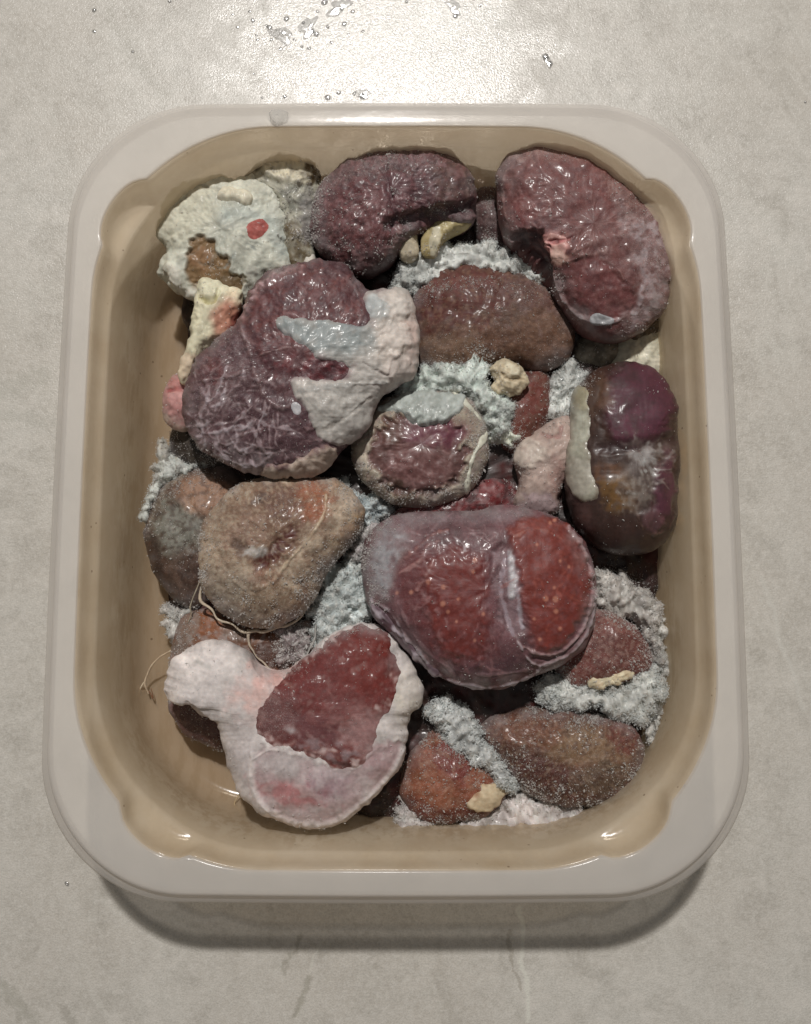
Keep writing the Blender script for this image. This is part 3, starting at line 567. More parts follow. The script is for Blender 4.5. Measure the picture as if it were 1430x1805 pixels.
b = kid('pale pink tissue stump standing left of the glossy purple kidney', [(908, 800), (925, 780), (945, 758), (975, 742), (1005, 735), (1018, 765), (1010, 820), (990, 870), (982, 905), (935, 912), (905, 890), (915, 850)], 1.9, .75, 1.2, (172, 152, 142),
    [E(935, 800, 28, 26, 0, (190, 178, 166), .8, h=.08), Ln([(955, 765), (985, 770), (990, 750)], 6, (150, 110, 104), .8, h=-.05), E(985, 850, 18, 40, 0, (120, 80, 74), .6), M(12, (150, 128, 120), .5, .5), E(950, 890, 35, 20, 0, (158, 138, 140), .8)],
    name='tissue_stump', cat='tissue', group=None, part='flesh', material=FAT, rime=900, wet=.35, fz=.6, rough=.05, seed=3)
b = kid('cream fat nugget sitting on the ice below the brown kidney', [(864, 650), (874, 636), (895, 636), (918, 650), (933, 664), (926, 682), (906, 697), (884, 697), (868, 684), (872, 668)], 2.5, .45, .5, (206, 192, 164),
    [Ln([(880, 655), (900, 668), (925, 668)], 4, (150, 130, 100), .7, h=-.06), Ln([(872, 672), (885, 690), (905, 693)], 4, (140, 112, 88), .6, h=-.04), E(900, 650, 15, 9, 20, (214, 206, 182), .7, h=.05), M(9, (176, 158, 128), .6, .6)],
    name='fat_nugget', cat='fat', group='loose pieces of fat', part='fat', material=FAT, rime=100, lump=.06, lumpsc=18, rough=.05, ragged=2, seed=4)

# upper layer ----------------------------------------------------
k2 = kid('dark purple folded kidney with yellow fat stubs at the top centre', [(547, 405), (553, 358), (578, 315), (620, 284), (670, 269), (730, 264), (782, 265), (814, 284), (836, 320), (843, 358), (836, 388), (812, 400), (770, 402), (735, 415), (706, 440), (686, 463), (648, 482), (615, 477), (585, 460), (558, 440)], 2.7, 1.15, 1.8, (88, 60, 64),
    [E(640, 385, 72, 76, -10, (108, 64, 68), .85, s_=20, wp=10), E(622, 330, 30, 22, -20, (96, 52, 58), .7), Ln([(560, 430), (556, 370), (590, 318), (650, 286), (740, 276)], 26, (120, 104, 112), .7, s_=12, fz=.9),
     Ln([(690, 395), (740, 385), (800, 372), (835, 365)], 24, (58, 34, 46), .9, h=-.22, s_=8, wet=.8), E(790, 322, 38, 38, 0, (104, 86, 84), .8, s_=10, h=.08, fz=.3), E(745, 335, 22, 36, 10, (74, 46, 58), .7, h=-.06), E(700, 335, 30, 35, 0, (104, 72, 82), .7, h=.05),
     Ln([(680, 300), (690, 350), (700, 400), (690, 430)], 8, (80, 46, 58), .7, h=-.07, s_=5), Ln([(655, 470), (690, 440), (710, 400)], 6, (120, 92, 84), .7), Ln([(805, 290), (820, 320), (825, 350)], 3, (140, 124, 122), .6, h=.02), E(640, 300, 80, 12, -18, (110, 96, 100), .5, fz=1.),
     M(16, (122, 86, 92), .5, .5, h=.03), M(9, (60, 38, 46), .55, .5, h=-.02)] + veins(26, 650, 380, 70, 70, 50, 3, (142, 112, 120), .5, .015, None, 2) + veins(14, 760, 320, 70, 40, 40, 3, (140, 118, 126), .5, .015, None, 3),
    wet=.65, fz=.6, rime=3800, rs_=.032, rough=.05, seed=4)
t2 = k2.t
for nm, ol, z, hu, c, br in (('fat_stub', [(748, 408), (775, 385), (815, 372), (836, 378), (828, 398), (800, 412), (778, 432), (768, 452), (748, 452), (742, 430)], 2.7, .35, (158, 142, 98), [M(12, (186, 172, 130), .6), Ln([(770, 405), (765, 445)], 16, (196, 190, 168), .8)]),
                             ('fat_stub', [(700, 420), (708, 408), (728, 408), (738, 425), (735, 455), (718, 462), (704, 450)], 2.6, .35, (196, 184, 160), [M(9, (170, 158, 130), .5, .5)]),
                             ('fat_stub', [(532, 448), (538, 444), (553, 446), (557, 462), (552, 474), (537, 472)], 2.6, .2, (196, 190, 180), [])):
    bb = Body(ol, z, hu, .5, lump=.03, lumpsc=20, rough=.03, seed=3); bb.emit(nm, c, br, FAT, t2, wet=.5, loc=k2.loc)

k3 = kid('large flat faced maroon kidney with a pink core at the top right', [(876, 335), (877, 300), (898, 275), (938, 261), (985, 259), (1030, 273), (1066, 298), (1102, 328), (1140, 354), (1166, 390), (1183, 432), (1186, 482), (1176, 530), (1156, 565), (1120, 590), (1080, 600), (1040, 588), (1008, 562), (984, 530), (964, 496), (936, 466), (906, 440), (884, 400)], 2.8, 1.15, 1.8, (112, 74, 74),
    [Pg([(1100, 400), (1120, 360), (1160, 385), (1184, 440), (1186, 490), (1170, 545), (1125, 590), (1085, 598), (1120, 545), (1130, 490)], (158, 142, 144), .9, s_=14, wp=6, fz=1.), Pg([(1060, 302), (1100, 330), (1150, 362), (1130, 390), (1100, 380), (1075, 340)], (138, 112, 110), .7, s_=8, fz=.9),
     E(985, 330, 85, 55, 20, (118, 78, 80), .7), Pg([(905, 412), (930, 405), (952, 408), (960, 440), (975, 480), (965, 500), (935, 465), (915, 445)], (56, 22, 30), 1, h=-.38, s_=5, wet=.85, fz=.1), E(985, 495, 20, 16, 0, (70, 30, 36), .6),
     E(978, 432, 27, 24, 0, (214, 158, 152), .95, s_=6, wet=.6, fz=.1), E(985, 452, 25, 16, 10, (200, 164, 150), .8, s_=5), Ln([(955, 424), (985, 425), (1010, 418)], 3, (170, 96, 98), .8, h=-.04),
     Pg([(982, 480), (1010, 460), (1060, 455), (1085, 478), (1110, 510), (1125, 535), (1105, 555), (1050, 568), (1010, 550), (990, 525)], (112, 64, 66), .9, s_=5, h=-.06, fz=.25), Ln([(975, 480), (985, 515), (1005, 545), (1035, 565), (1075, 570), (1100, 558), (1125, 545), (1132, 505)], 5, (172, 160, 162), .8, h=.04),
     Ln([(1000, 462), (1030, 450), (1070, 440), (1110, 400)], 3, (146, 122, 120), .6, h=.03), Ln([(1060, 455), (1085, 470), (1100, 492)], 3, (150, 128, 126), .6, h=.03), Ln([(1010, 445), (1050, 425), (1080, 402)], 3, (150, 126, 124), .6, h=.03),
     Ln([(905, 408), (890, 375), (886, 330), (895, 300), (930, 280)], 3, (150, 128, 126), .6, h=.02), E(960, 275, 60, 10, 5, (150, 124, 122), .6, fz=.8), E(920, 370, 26, 30, 0, (126, 74, 76), .7), E(965, 398, 40, 12, 0, (126, 104, 112), .6),
     Ln([(1098, 345), (1078, 390), (1095, 440), (1128, 480), (1138, 540)], 3, (146, 122, 122), .4), M(18, (92, 58, 62), .55, .3, h=-.02), M(11, (132, 96, 96), .4, .5, h=.02)] + veins(26, 990, 340, 90, 70, 42, 3, (140, 108, 108), .45, .018, 30, 6) + veins(16, 1050, 420, 60, 50, 60, 3, (148, 120, 120), .5, .025, -30, 9, .4),
    p=3.2, q=2.2, wet=.6, fz=.4, rime=3600, rs_=.022, tilt=(-.2, .3), seed=1)
k3.patch('ice_chip', Pg([(1042, 565), (1050, 554), (1066, 556), (1082, 562), (1078, 572), (1050, 574)], wp=1), (150, 150, 152), .05, [], material=FAT, parent=k3.t, wet=.8)
k3.patch('pink_core', E(977, 434, 23, 22, 20, wp=3, ws=18), (198, 150, 142), .03, [Ln([(955, 424), (985, 425), (1010, 418)], 3, (170, 96, 98), .8, h=-.04), E(985, 452, 18, 10, 0, (214, 184, 170), .7), E(960, 450, 10, 14, 0, (150, 90, 90), .6)], parent=k3.t, wet=.7, lump=.02)

k4 = kid('biggest maroon kidney with white fat along its right side, upper left of centre', [(428, 560), (442, 515), (478, 478), (520, 468), (570, 461), (610, 468), (634, 498), (660, 520), (690, 511), (718, 518), (732, 558), (737, 612), (728, 660), (692, 682), (668, 702), (645, 757), (605, 790), (583, 820), (550, 834), (500, 839), (450, 836), (408, 822), (368, 802), (335, 766), (322, 722), (325, 682), (350, 632), (395, 592)], 3.1, 1.2, 1.6, (88, 62, 70),
    [E(540, 560, 110, 90, -20, (110, 68, 70), .95, s_=16, wp=6, fz=.25, h=.06), E(545, 520, 60, 40, 0, (104, 64, 66), .6), Pg([(325, 690), (350, 632), (425, 580), (440, 640), (430, 680), (380, 730), (340, 760)], (112, 92, 98), .7, s_=14, fz=.8), E(375, 655, 30, 22, -30, (108, 56, 60), .7),
     E(510, 655, 70, 45, 30, (94, 58, 64), .8, s_=8), E(480, 760, 90, 60, 0, (78, 54, 64), .8, s_=20), Ln([(330, 750), (370, 795), (430, 822), (480, 836)], 20, (124, 108, 116), .7, s_=8, fz=.8),
     Ln([(425, 575), (440, 620), (450, 660), (470, 700), (500, 720), (530, 700)], 5, (160, 142, 146), .7, h=.05, s_=3), Ln([(440, 650), (400, 665), (350, 672)], 5, (138, 120, 124), .6, h=.04), Ln([(450, 630), (500, 615), (545, 608)], 4, (150, 128, 130), .6, h=.03),
     Ln([(430, 560), (450, 520), (490, 485), (530, 475)], 12, (190, 160, 162), .75, s_=5, h=.05), Ln([(500, 490), (570, 478), (620, 500), (636, 540)], 4, (140, 112, 116), .6, h=.02), E(560, 645, 60, 20, 0, (118, 40, 50), .8, s_=10, wp=8, wet=.8), Ln([(640, 500), (650, 530)], 12, (96, 50, 54), .7),
     M(14, (120, 98, 106), .5, .6, h=.03), M(9, (64, 40, 50), .5, .6, h=-.02), M(30, (72, 46, 56), .5, .5)] +
    veins(22, 430, 730, 85, 85, 120, 3.2, (172, 156, 161), .7, .03, 65, 12, .45) + veins(20, 380, 760, 60, 60, 90, 3.4, (172, 158, 162), .7, .035, -20, 17, .4) + veins(22, 540, 560, 90, 70, 50, 2.6, (150, 118, 122), .45, .015, None, 13) + veins(18, 520, 760, 70, 60, 60, 3, (150, 128, 134), .5, .02, 70, 14) + veins(16, 370, 700, 45, 60, 60, 5, (138, 122, 128), .6, .04, -50, 15),
    wet=.72, fz=.4, rime=2400, rs_=.022, rough=.03, seed=3)
K4FAT = [(640, 528), (652, 518), (690, 508), (722, 514), (736, 560), (741, 612), (732, 664), (694, 686), (670, 706), (648, 757), (612, 784), (575, 778), (552, 752), (545, 725), (522, 700), (514, 668), (545, 668), (590, 672), (618, 652), (600, 638), (560, 632), (548, 618), (520, 600), (494, 580), (490, 562), (520, 562), (580, 568), (632, 576), (652, 562)]
k4.patch('fat', Pg(K4FAT, wp=1.6), (104, 76, 82), .13,
    [Pg(K4FAT, (192, 186, 179), .97, s_=13, wp=4),E(700, 590, 45, 75, 0, (200, 188, 178), .9, s_=18), E(722, 610, 14, 60, 0, (204, 176, 166), .6, s_=8), Pg([(485, 555), (640, 565), (650, 620), (560, 625), (500, 595)], (134, 142, 142), .9, s_=16, wet=.7), E(590, 720, 60, 40, -30, (166, 162, 156), .8, s_=20), Ln([(530, 690), (600, 680), (680, 670)], 6, (150, 150, 148), .5, h=.03), Ln([(640, 640), (680, 660), (690, 640)], 4, (150, 138, 136), .5, h=-.04),
     Ln([(560, 760), (600, 740), (650, 700)], 5, (146, 138, 130), .5, h=-.03), E(660, 545, 22, 22, 0, (170, 176, 176), .8, h=.05), M(26, (162, 158, 152), .5, .5, h=-.04), E(705, 545, 20, 18, 0, (206, 198, 190), .7, h=.09), E(695, 600, 26, 22, 0, (206, 196, 188), .7, h=.09), E(700, 650, 24, 20, 0, (200, 188, 180), .7, h=.07)],
    parent=k4.t, wet=.5, fz=.2, lump=.08, lumpsc=50, edge=26)
FE = [(455, 842), (470, 826), (520, 812), (560, 790), (590, 790), (592, 818), (560, 838), (500, 846)]
k4.patch('fat_edge', Pg(FE), (110, 84, 84), .10, [Pg(FE, (182, 166, 152), .95, s_=9, wp=5), M(12, (150, 128, 112), .6, .4, h=-.04)], parent=k4.t, fz=.5, lump=.04)
k4.patch('ice_drop', E(561, 611, 17, 12, -5, wp=1), (150, 150, 150), .10, [], parent=k4.t, wet=1., fz=0, edge=8, lump=.01)
k4.patch('ice_fleck', E(522, 721, 9, 11, 0, wp=1), (170, 168, 170), .04, [], parent=k4.t, wet=.6)
bb = Body([(318, 640), (330, 610), (338, 560), (345, 525), (350, 500), (368, 491), (385, 496), (395, 506), (420, 508), (428, 525), (420, 555), (405, 590), (380, 610), (350, 640), (335, 672), (318, 672)], 2.95, .5, .8, lump=.05, lumpsc=22, rough=.03, ragged=1.5, seed=2)
t = thing('fat_strip', 'pale yellow fat strip with red stain beside the chalky white kidney', 'fat', bb.loc, 'loose pieces of fat')
bb.emit('fat', (194, 188, 162), [E(402, 560, 26, 38, 20, (170, 112, 92), .9, s_=14), E(415, 575, 14, 20, 20, (120, 44, 42), .7), Ln([(352, 525), (375, 530), (385, 515)], 7, (160, 150, 96), .7, h=-.08), E(375, 505, 26, 14, 10, (214, 210, 184), .8, h=.06), Ln([(350, 530), (345, 580), (335, 620)], 10, (214, 208, 180), .6), E(330, 650, 18, 25, 0, (206, 184, 160), .8)], FAT, t, wet=.35, rime=200)
bb = Body([(287, 735), (288, 705), (298, 672), (318, 655), (345, 660), (360, 700), (350, 745), (325, 760), (300, 752)], 2.3, .55, .7, lump=.04, rough=.03, seed=5)
t = thing('tissue_lump', 'rosy pink lump of tissue at the left tip of the biggest kidney', 'tissue', bb.loc)
bb.emit('flesh', (168, 136, 130), [Ln([(295, 688), (318, 685), (345, 690)], 6, (140, 58, 58), .9, h=-.06), E(312, 675, 16, 12, 0, (170, 108, 102), .7), E(312, 712, 20, 20, 0, (190, 138, 134), .8, h=.06), Ln([(288, 730), (305, 752), (330, 760)], 10, (190, 172, 158), .8), M(14, (160, 108, 106), .5, .5)], FAT, t, wet=.6, rime=200)

k6 = kid('small round cut kidney with frosted rim in the centre of the heap', [(619, 800), (625, 760), (650, 722), (690, 702), (740, 692), (790, 692), (830, 708), (854, 745), (861, 795), (848, 838), (822, 870), (782, 890), (740, 896), (698, 889), (658, 866), (632, 837)], 2.1, .95, 1.3, (160, 150, 134),
    [E(738, 800, 86, 74, 5, (100, 72, 74), .95, s_=5, wp=5, h=-.12, wet=.95, fz=.1), E(765, 762, 55, 26, 0, (114, 62, 84), .8, s_=12), E(690, 760, 20, 22, 0, (92, 66, 54), .7), E(735, 820, 60, 34, 0, (120, 84, 86), .6, s_=10), Ln([(676, 850), (700, 868), (770, 868), (805, 845)], 10, (64, 38, 32), .85, h=-.05, s_=4), E(700, 855, 14, 8, 30, (60, 40, 24), .9),
     M(9, (140, 116, 116), .45, .8, h=.02)] + veins(14, 740, 800, 70, 55, 40, 2.5, (150, 122, 124), .5, .02, 10, 22),
    p=3., q=2., wet=.35, fz=.95, rime=4200, rs_=.033, rough=.03, seed=0)
k6.patch('membrane', Ln([(798, 690), (822, 712), (850, 742), (857, 768), (836, 800), (826, 840), (822, 868)], 7, wp=1.6), (200, 198, 182), .05, [], parent=k6.t, edge=5, wet=.5, lump=.01)
k6.patch('ice_cap', Pg([(668, 722), (690, 704), (735, 690), (800, 692), (818, 712), (806, 734), (770, 744), (735, 742), (700, 728)]), (160, 166, 160), .12, [M(12, (190, 196, 192), .5, .2)], parent=k6.t, wet=.6, fz=.9, lump=.05, lumpsc=14)

k7 = kid('glossy purple and amber kidney lying upright against the right wall', [(1002, 885), (994, 825), (1004, 762), (1010, 702), (1030, 668), (1065, 647), (1100, 641), (1142, 655), (1174, 690), (1188, 732), (1192, 790), (1197, 832), (1188, 888), (1186, 930), (1164, 962), (1122, 979), (1080, 976), (1042, 956), (1015, 924)], 2.3, 1.45, 1.4, (66, 48, 42),
    [E(1125, 712, 66, 74, 10, (84, 44, 62), .95, s_=12, wp=4, h=.08, wet=.45), E(1120, 745, 40, 22, 0, (98, 52, 74), .5, s_=10), E(1052, 700, 26, 36, 10, (96, 76, 60), .8, s_=10), E(1048, 780, 26, 50, 0, (70, 52, 44), .8), Ln([(1060, 790), (1120, 785), (1185, 775)], 18, (56, 34, 40), .8, h=-.08, s_=8),
     E(1090, 868, 34, 36, 0, (132, 104, 56), .75, s_=12, wp=5), E(1075, 830, 22, 14, 0, (104, 70, 40), .8), E(1135, 840, 36, 58, 30, (100, 94, 92), .6, s_=16, wp=14), E(1148, 805, 26, 20, 10, (150, 148, 146), .6, s_=9, wp=10, ws=16), E(1128, 868, 18, 24, 30, (150, 146, 140), .55, s_=9, wp=9, ws=16), E(1170, 870, 18, 60, 5, (92, 50, 72), .85, s_=8, h=.06), E(1150, 920, 20, 20, 0, (104, 76, 84), .8, h=.05), E(1080, 940, 70, 34, 10, (58, 36, 28), .95, s_=12),  # pale grey ellipses paint the sheen of the icy crust into the colour
     Ln([(1125, 910), (1140, 940), (1175, 935), (1186, 915)], 3, (120, 100, 92), .7, h=.03), E(1020, 900, 22, 34, -20, (92, 72, 70), .7), M(40, (48, 32, 30), .5, .8)] + veins(8, 1120, 830, 50, 50, 40, 2, (180, 180, 176), .5, .02, 0, 31),
    p=2.6, q=2.2, wet=1., fz=.02, rime=60, rs_=.015, lump=.05, lumpsc=70, rough=.004, mott=.06, edge=.05, seed=2)
k7.patch('fat_band', Pg([(1005, 700), (1018, 678), (1036, 690), (1040, 730), (1038, 790), (1042, 830), (1056, 868), (1040, 882), (1010, 870), (997, 830), (1002, 770)], wp=2), (112, 98, 84), .06, [Pg([(1005, 700), (1018, 678), (1036, 690), (1040, 730), (1038, 790), (1042, 830), (1056, 868), (1040, 882), (1010, 870), (997, 830), (1002, 770)], (164, 162, 146), .95, s_=9, wp=3)] + [E(1020, 760, 14, 40, 0, (190, 190, 174), .8), E(1022, 840, 26, 34, 0, (160, 154, 142), .8), E(1030, 700, 14, 20, 0, (150, 140, 110), .6)], parent=k7.t, wet=.85, fz=.05, edge=14)

k9 = kid('tan velvety frosted oval kidney with an orange patch, left of centre', [(352, 1000), (352, 950), (368, 905), (400, 868), (440, 846), (490, 838), (540, 838), (590, 846), (622, 866), (641, 900), (638, 930), (618, 962), (592, 990), (570, 1022), (552, 1058), (522, 1090), (480, 1106), (440, 1106), (400, 1086), (370, 1060), (355, 1030)], 2.5, 1.2, 1.2, (166, 148, 128),
    [Pg([(405, 930), (430, 880), (480, 850), (540, 845), (575, 870), (570, 910), (530, 960), (490, 1000), (460, 1010), (420, 985)], (120, 98, 82), .85, s_=20, wp=8, wet=.5, fz=.5), E(548, 885, 34, 32, 10, (160, 98, 66), .8, s_=12, wp=5), E(560, 870, 30, 24, 0, (160, 112, 82), .5, s_=10), E(500, 888, 40, 28, 0, (104, 78, 68), .7, s_=12),
     Pg([(445, 1000), (470, 970), (500, 940), (530, 920), (520, 945), (490, 985), (462, 1005)], (84, 34, 26), 1, s_=8, wp=3, wet=.9, fz=.05, h=-.08), E(430, 940, 45, 28, -30, (150, 128, 114), .6), E(450, 972, 20, 9, -10, (188, 184, 180), .75, s_=5, wet=.7), E(420, 960, 14, 12, 0, (74, 60, 50), .7, s_=5), E(452, 882, 14, 7, -40, (78, 62, 54), .7, s_=5),
     Ln([(575, 872), (571, 905), (545, 948), (508, 990), (482, 1023), (455, 1038), (425, 1034), (405, 1015)], 3.5, (186, 168, 142), .85, h=.045), E(460, 1022, 28, 14, -20, (158, 122, 104), .6), E(420, 1050, 60, 40, 30, (132, 126, 114), .7, s_=16), E(480, 1060, 50, 30, 0, (126, 110, 88), .6), Ln([(490, 1085), (525, 1072), (540, 1040)], 10, (96, 66, 46), .6, s_=5),
     Ln([(600, 960), (625, 930), (632, 900)], 26, (152, 130, 90), .6, s_=8, h=.04), E(615, 935, 26, 18, -40, (126, 104, 76), .6), M(9, (112, 96, 80), .4, .6), M(7, (180, 168, 148), .35, .7)],
    wet=.3, fz=1., rime=6500, rs_=.03, rough=.03, seed=5)
def tube(name, pts, rad, zs, c, parent, loc, material=FAT, n=8, steps=None):
    """thin round strand along pixel points with heights"""
    pts = np.asarray(pts, float); k = steps or len(pts) * 6; q = crom(pts, k, False); zz = np.interp(np.linspace(0, 1, k), np.linspace(0, 1, len(zs)), zs)
    Wd = unproj(q, zz); Wd[:, :2] += .035 * noise(q, 34, 2)[:, None]; r = (.7 if name == "strand" else .5) * np.interp(np.linspace(0, 1, k), np.linspace(0, 1, len(rad)), rad) * (1 + .22 * noise(q, 30, 1))
    T = np.gradient(Wd, axis=0); T /= np.linalg.norm(T, axis=1)[:, None]; up = np.array([0, 0, 1.]); A = np.cross(T, up); A /= np.linalg.norm(A, axis=1)[:, None] + 1e-9; B = np.cross(A, T)
    a = np.linspace(0, 2 * math.pi, n, endpoint=False)
    V = Wd[:, None] + r[:, None, None] * (A[:, None] * np.cos(a)[None, :, None] + B[:, None] * np.sin(a)[None, :, None])
    V = V.reshape(-1, 3); i, j = np.meshgrid(np.arange(k - 1), np.arange(n), indexing='ij'); qd = np.stack([i * n + j, (i + 1) * n + j, (i + 1) * n + (j + 1) % n, i * n + (j + 1) % n], -1).reshape(-1, 4)
    C = np.broadcast_to(alb(c), V.shape) * np.exp(.12 * rng.normal(size=(len(V), 1)))
    return write(name, V, qd, [list(range(n)), list(range((k - 1) * n, k * n))[::-1]], material, parent, loc, dict(Col=np.clip(C, 0, 1), wet=np.full(len(V), .5), fuzz=np.full(len(V), .3)))
tube('membrane_fringe', [(352, 1010), (360, 1060), (400, 1092), (430, 1112), (462, 1112), (500, 1104), (530, 1088), (545, 1060)], [.03, .08, .07, .10, .10, .09, .07, .03], [2.45, 2.4, 2.4, 2.45, 2.45, 2.45], (176, 162, 142), k9.t, k9.loc)
tube('membrane_strand', [(440, 1108), (438, 1130), (446, 1150), (470, 1172), (485, 1182)], [.14, .07, .05, .05, .04], [2.4, 2.35, 2.3, 2.5], (170, 156, 138), k9.t, k9.loc)
tube('membrane_strand', [(352, 1015), (344, 1045), (336, 1075), (330, 1100)], [.05, .05, .04, .03], [2.4, 2.1, 1.9], (160, 150, 132), k9.t, k9.loc)

k10 = kid('big twin lobed red kidney glazed with a grey membrane, right of centre', [(637, 1000), (642, 958), (666, 924), (710, 905), (765, 901), (830, 901), (880, 891), (930, 896), (980, 913), (1021, 944), (1043, 985), (1051, 1040), (1048, 1092), (1030, 1140), (1000, 1166), (962, 1186), (925, 1197), (885, 1214), (840, 1214), (790, 1200), (740, 1166), (700, 1126), (664, 1092), (645, 1050)], 2.7, 1.35, 1.4, (106, 76, 84),
    [Pg([(645, 1050), (640, 985), (665, 930), (712, 912), (720, 950), (700, 1000), (690, 1050), (665, 1060)], (134, 126, 130), .9, s_=10, wp=4, fz=.5), E(680, 990, 16, 40, 10, (158, 158, 160), .6, s_=12, wp=8), Ln([(700, 915), (780, 912), (860, 912), (930, 905)], 22, (122, 108, 116), .8, s_=8, fz=.5),
     Pg([(702, 1010), (730, 975), (780, 955), (830, 965), (862, 985), (868, 1060), (872, 1160), (810, 1172), (755, 1140), (712, 1075)], (104, 56, 60), .85, s_=14, wp=6), Pg([(752, 1000), (790, 978), (838, 980), (852, 1020), (856, 1090), (852, 1150), (800, 1160), (770, 1120), (752, 1060)], (116, 48, 42), .88, s_=18, wp=6, h=.07, wet=.8, fz=.1),
     Pg([(899, 935), (935, 913), (985, 924), (1020, 958), (1037, 1010), (1036, 1062), (1010, 1112), (976, 1146), (942, 1140), (930, 1092), (912, 1062), (906, 1000)], (122, 52, 43), .95, s_=10, wp=3, h=.10, wet=.8, fz=.08), E(945, 930, 42, 16, -8, (134, 72, 66), .7), Ln([(905, 948), (940, 935), (985, 950), (1015, 985)], 3, (156, 100, 88), .5, h=.015),
     Pg([(868, 975), (900, 965), (912, 1010), (920, 1080), (930, 1110), (900, 1120), (875, 1080)], (132, 114, 122), .85, s_=8, wp=4, h=-.10), Ln([(900, 975), (905, 1010), (903, 1050)], 9, (196, 192, 194), .9, s_=4, h=.05), Ln([(880, 1000), (888, 1050), (895, 1100)], 8, (98, 74, 84), .7, s_=4, h=-.05), Ln([(890, 985), (884, 1040), (896, 1090), (905, 1120)], 6, (166, 152, 160), .6), Ln([(912, 1040), (918, 1080), (922, 1105)], 6, (176, 166, 172), .7),  # near-white stroke paints the highlight on the glazed membrane
     Pg([(655, 1070), (700, 1120), (745, 1165), (790, 1195), (860, 1208), (920, 1192), (948, 1180), (935, 1155), (880, 1165), (800, 1172), (745, 1140), (690, 1070)], (78, 50, 60), .9, s_=8, wp=4), Ln([(655, 1056), (672, 1090), (708, 1118), (742, 1152), (768, 1186), (810, 1204), (850, 1212), (898, 1206), (945, 1186), (952, 1170)], 4, (180, 170, 176), .85, h=.05),
     Ln([(915, 1134), (930, 1160), (950, 1172), (990, 1160), (1022, 1135), (1044, 1090), (1048, 1040)], 4, (176, 160, 164), .85, h=.05), Ln([(925, 1140), (950, 1152), (985, 1150), (1015, 1125), (1036, 1085), (1042, 1030), (1030, 975), (1000, 935)], 5, (166, 142, 144), .8, h=.06), Ln([(940, 1162), (985, 1158), (1020, 1128)], 6, (92, 52, 60), .8, h=-.05),
     Ln([(660, 1060), (690, 1082), (720, 1130), (745, 1180)], 3, (170, 158, 166), .7, h=.04), Ln([(700, 1060), (730, 1120), (780, 1170), (850, 1190), (940, 1180)], 2.5, (146, 124, 132), .5, h=.02), Ln([(716, 985), (760, 945), (790, 935)], 4, (158, 118, 116), .6, h=.02), Ln([(705, 1010), (740, 990), (756, 960), (800, 950)], 3, (164, 130, 130), .6, h=.02), Ln([(735, 1040), (760, 1000), (770, 950)], 3, (164, 130, 130), .5, h=.02), Ln([(790, 940), (815, 958), (820, 970)], 4, (186, 178, 182), .6),
     M(14, (124, 96, 104), .3, .6)] +
    [E(x, y, r, r * 1.1, 0, (206, 150, 128), .6, s_=1.8, wp=0) for x, y, r in ((755, 1026, 4), (782, 1035, 4), (781, 1064, 4.5), (837, 988, 4), (834, 1008, 3), (808, 1056, 2.5), (960, 1055, 4.5), (977, 1056, 5), (978, 1077, 4), (976, 920, 3), (968, 925, 3), (975, 1036, 2.5), (790, 1078, 3), (852, 1082, 3), (950, 1125, 3), (985, 1107, 3), (837, 1128, 2.5), (805, 1095, 2.2), (985, 990, 2.5), (945, 962, 2.2), (1000, 1000, 2.5), (725, 1044, 3.5), (700, 1045, 3), (940, 1090, 2.5))] +
    veins(18, 780, 960, 80, 40, 70, 2.5, (160, 140, 146), .45, .015, 20, 41) + veins(16, 800, 1150, 100, 40, 60, 2.5, (144, 112, 118), .45, .015, 20, 42) + veins(14, 960, 1030, 60, 80, 50, 2, (166, 96, 84), .35, .01, 70, 43) + veins(14, 730, 1060, 50, 60, 60, 2.5, (150, 118, 122), .5, .015, 60, 44),
    p=2.6, wet=.7, fz=.3, rime=1200, rs_=.018, rough=.008, lump=.03, seed=2)
# thin dark flap of membrane hanging down left
k10.patch('membrane_flap', Pg([(650, 1062), (668, 1070), (700, 1108), (742, 1158), (772, 1182), (774, 1194), (755, 1190), (715, 1150), (672, 1105), (655, 1082)], wp=1), (96, 76, 84), .05, [Ln([(655, 1065), (700, 1110), (745, 1165), (772, 1190)], 3, (170, 160, 166), .8, h=.03)], parent=k10.t, wet=.9, fz=.2, edge=5, lump=.01)

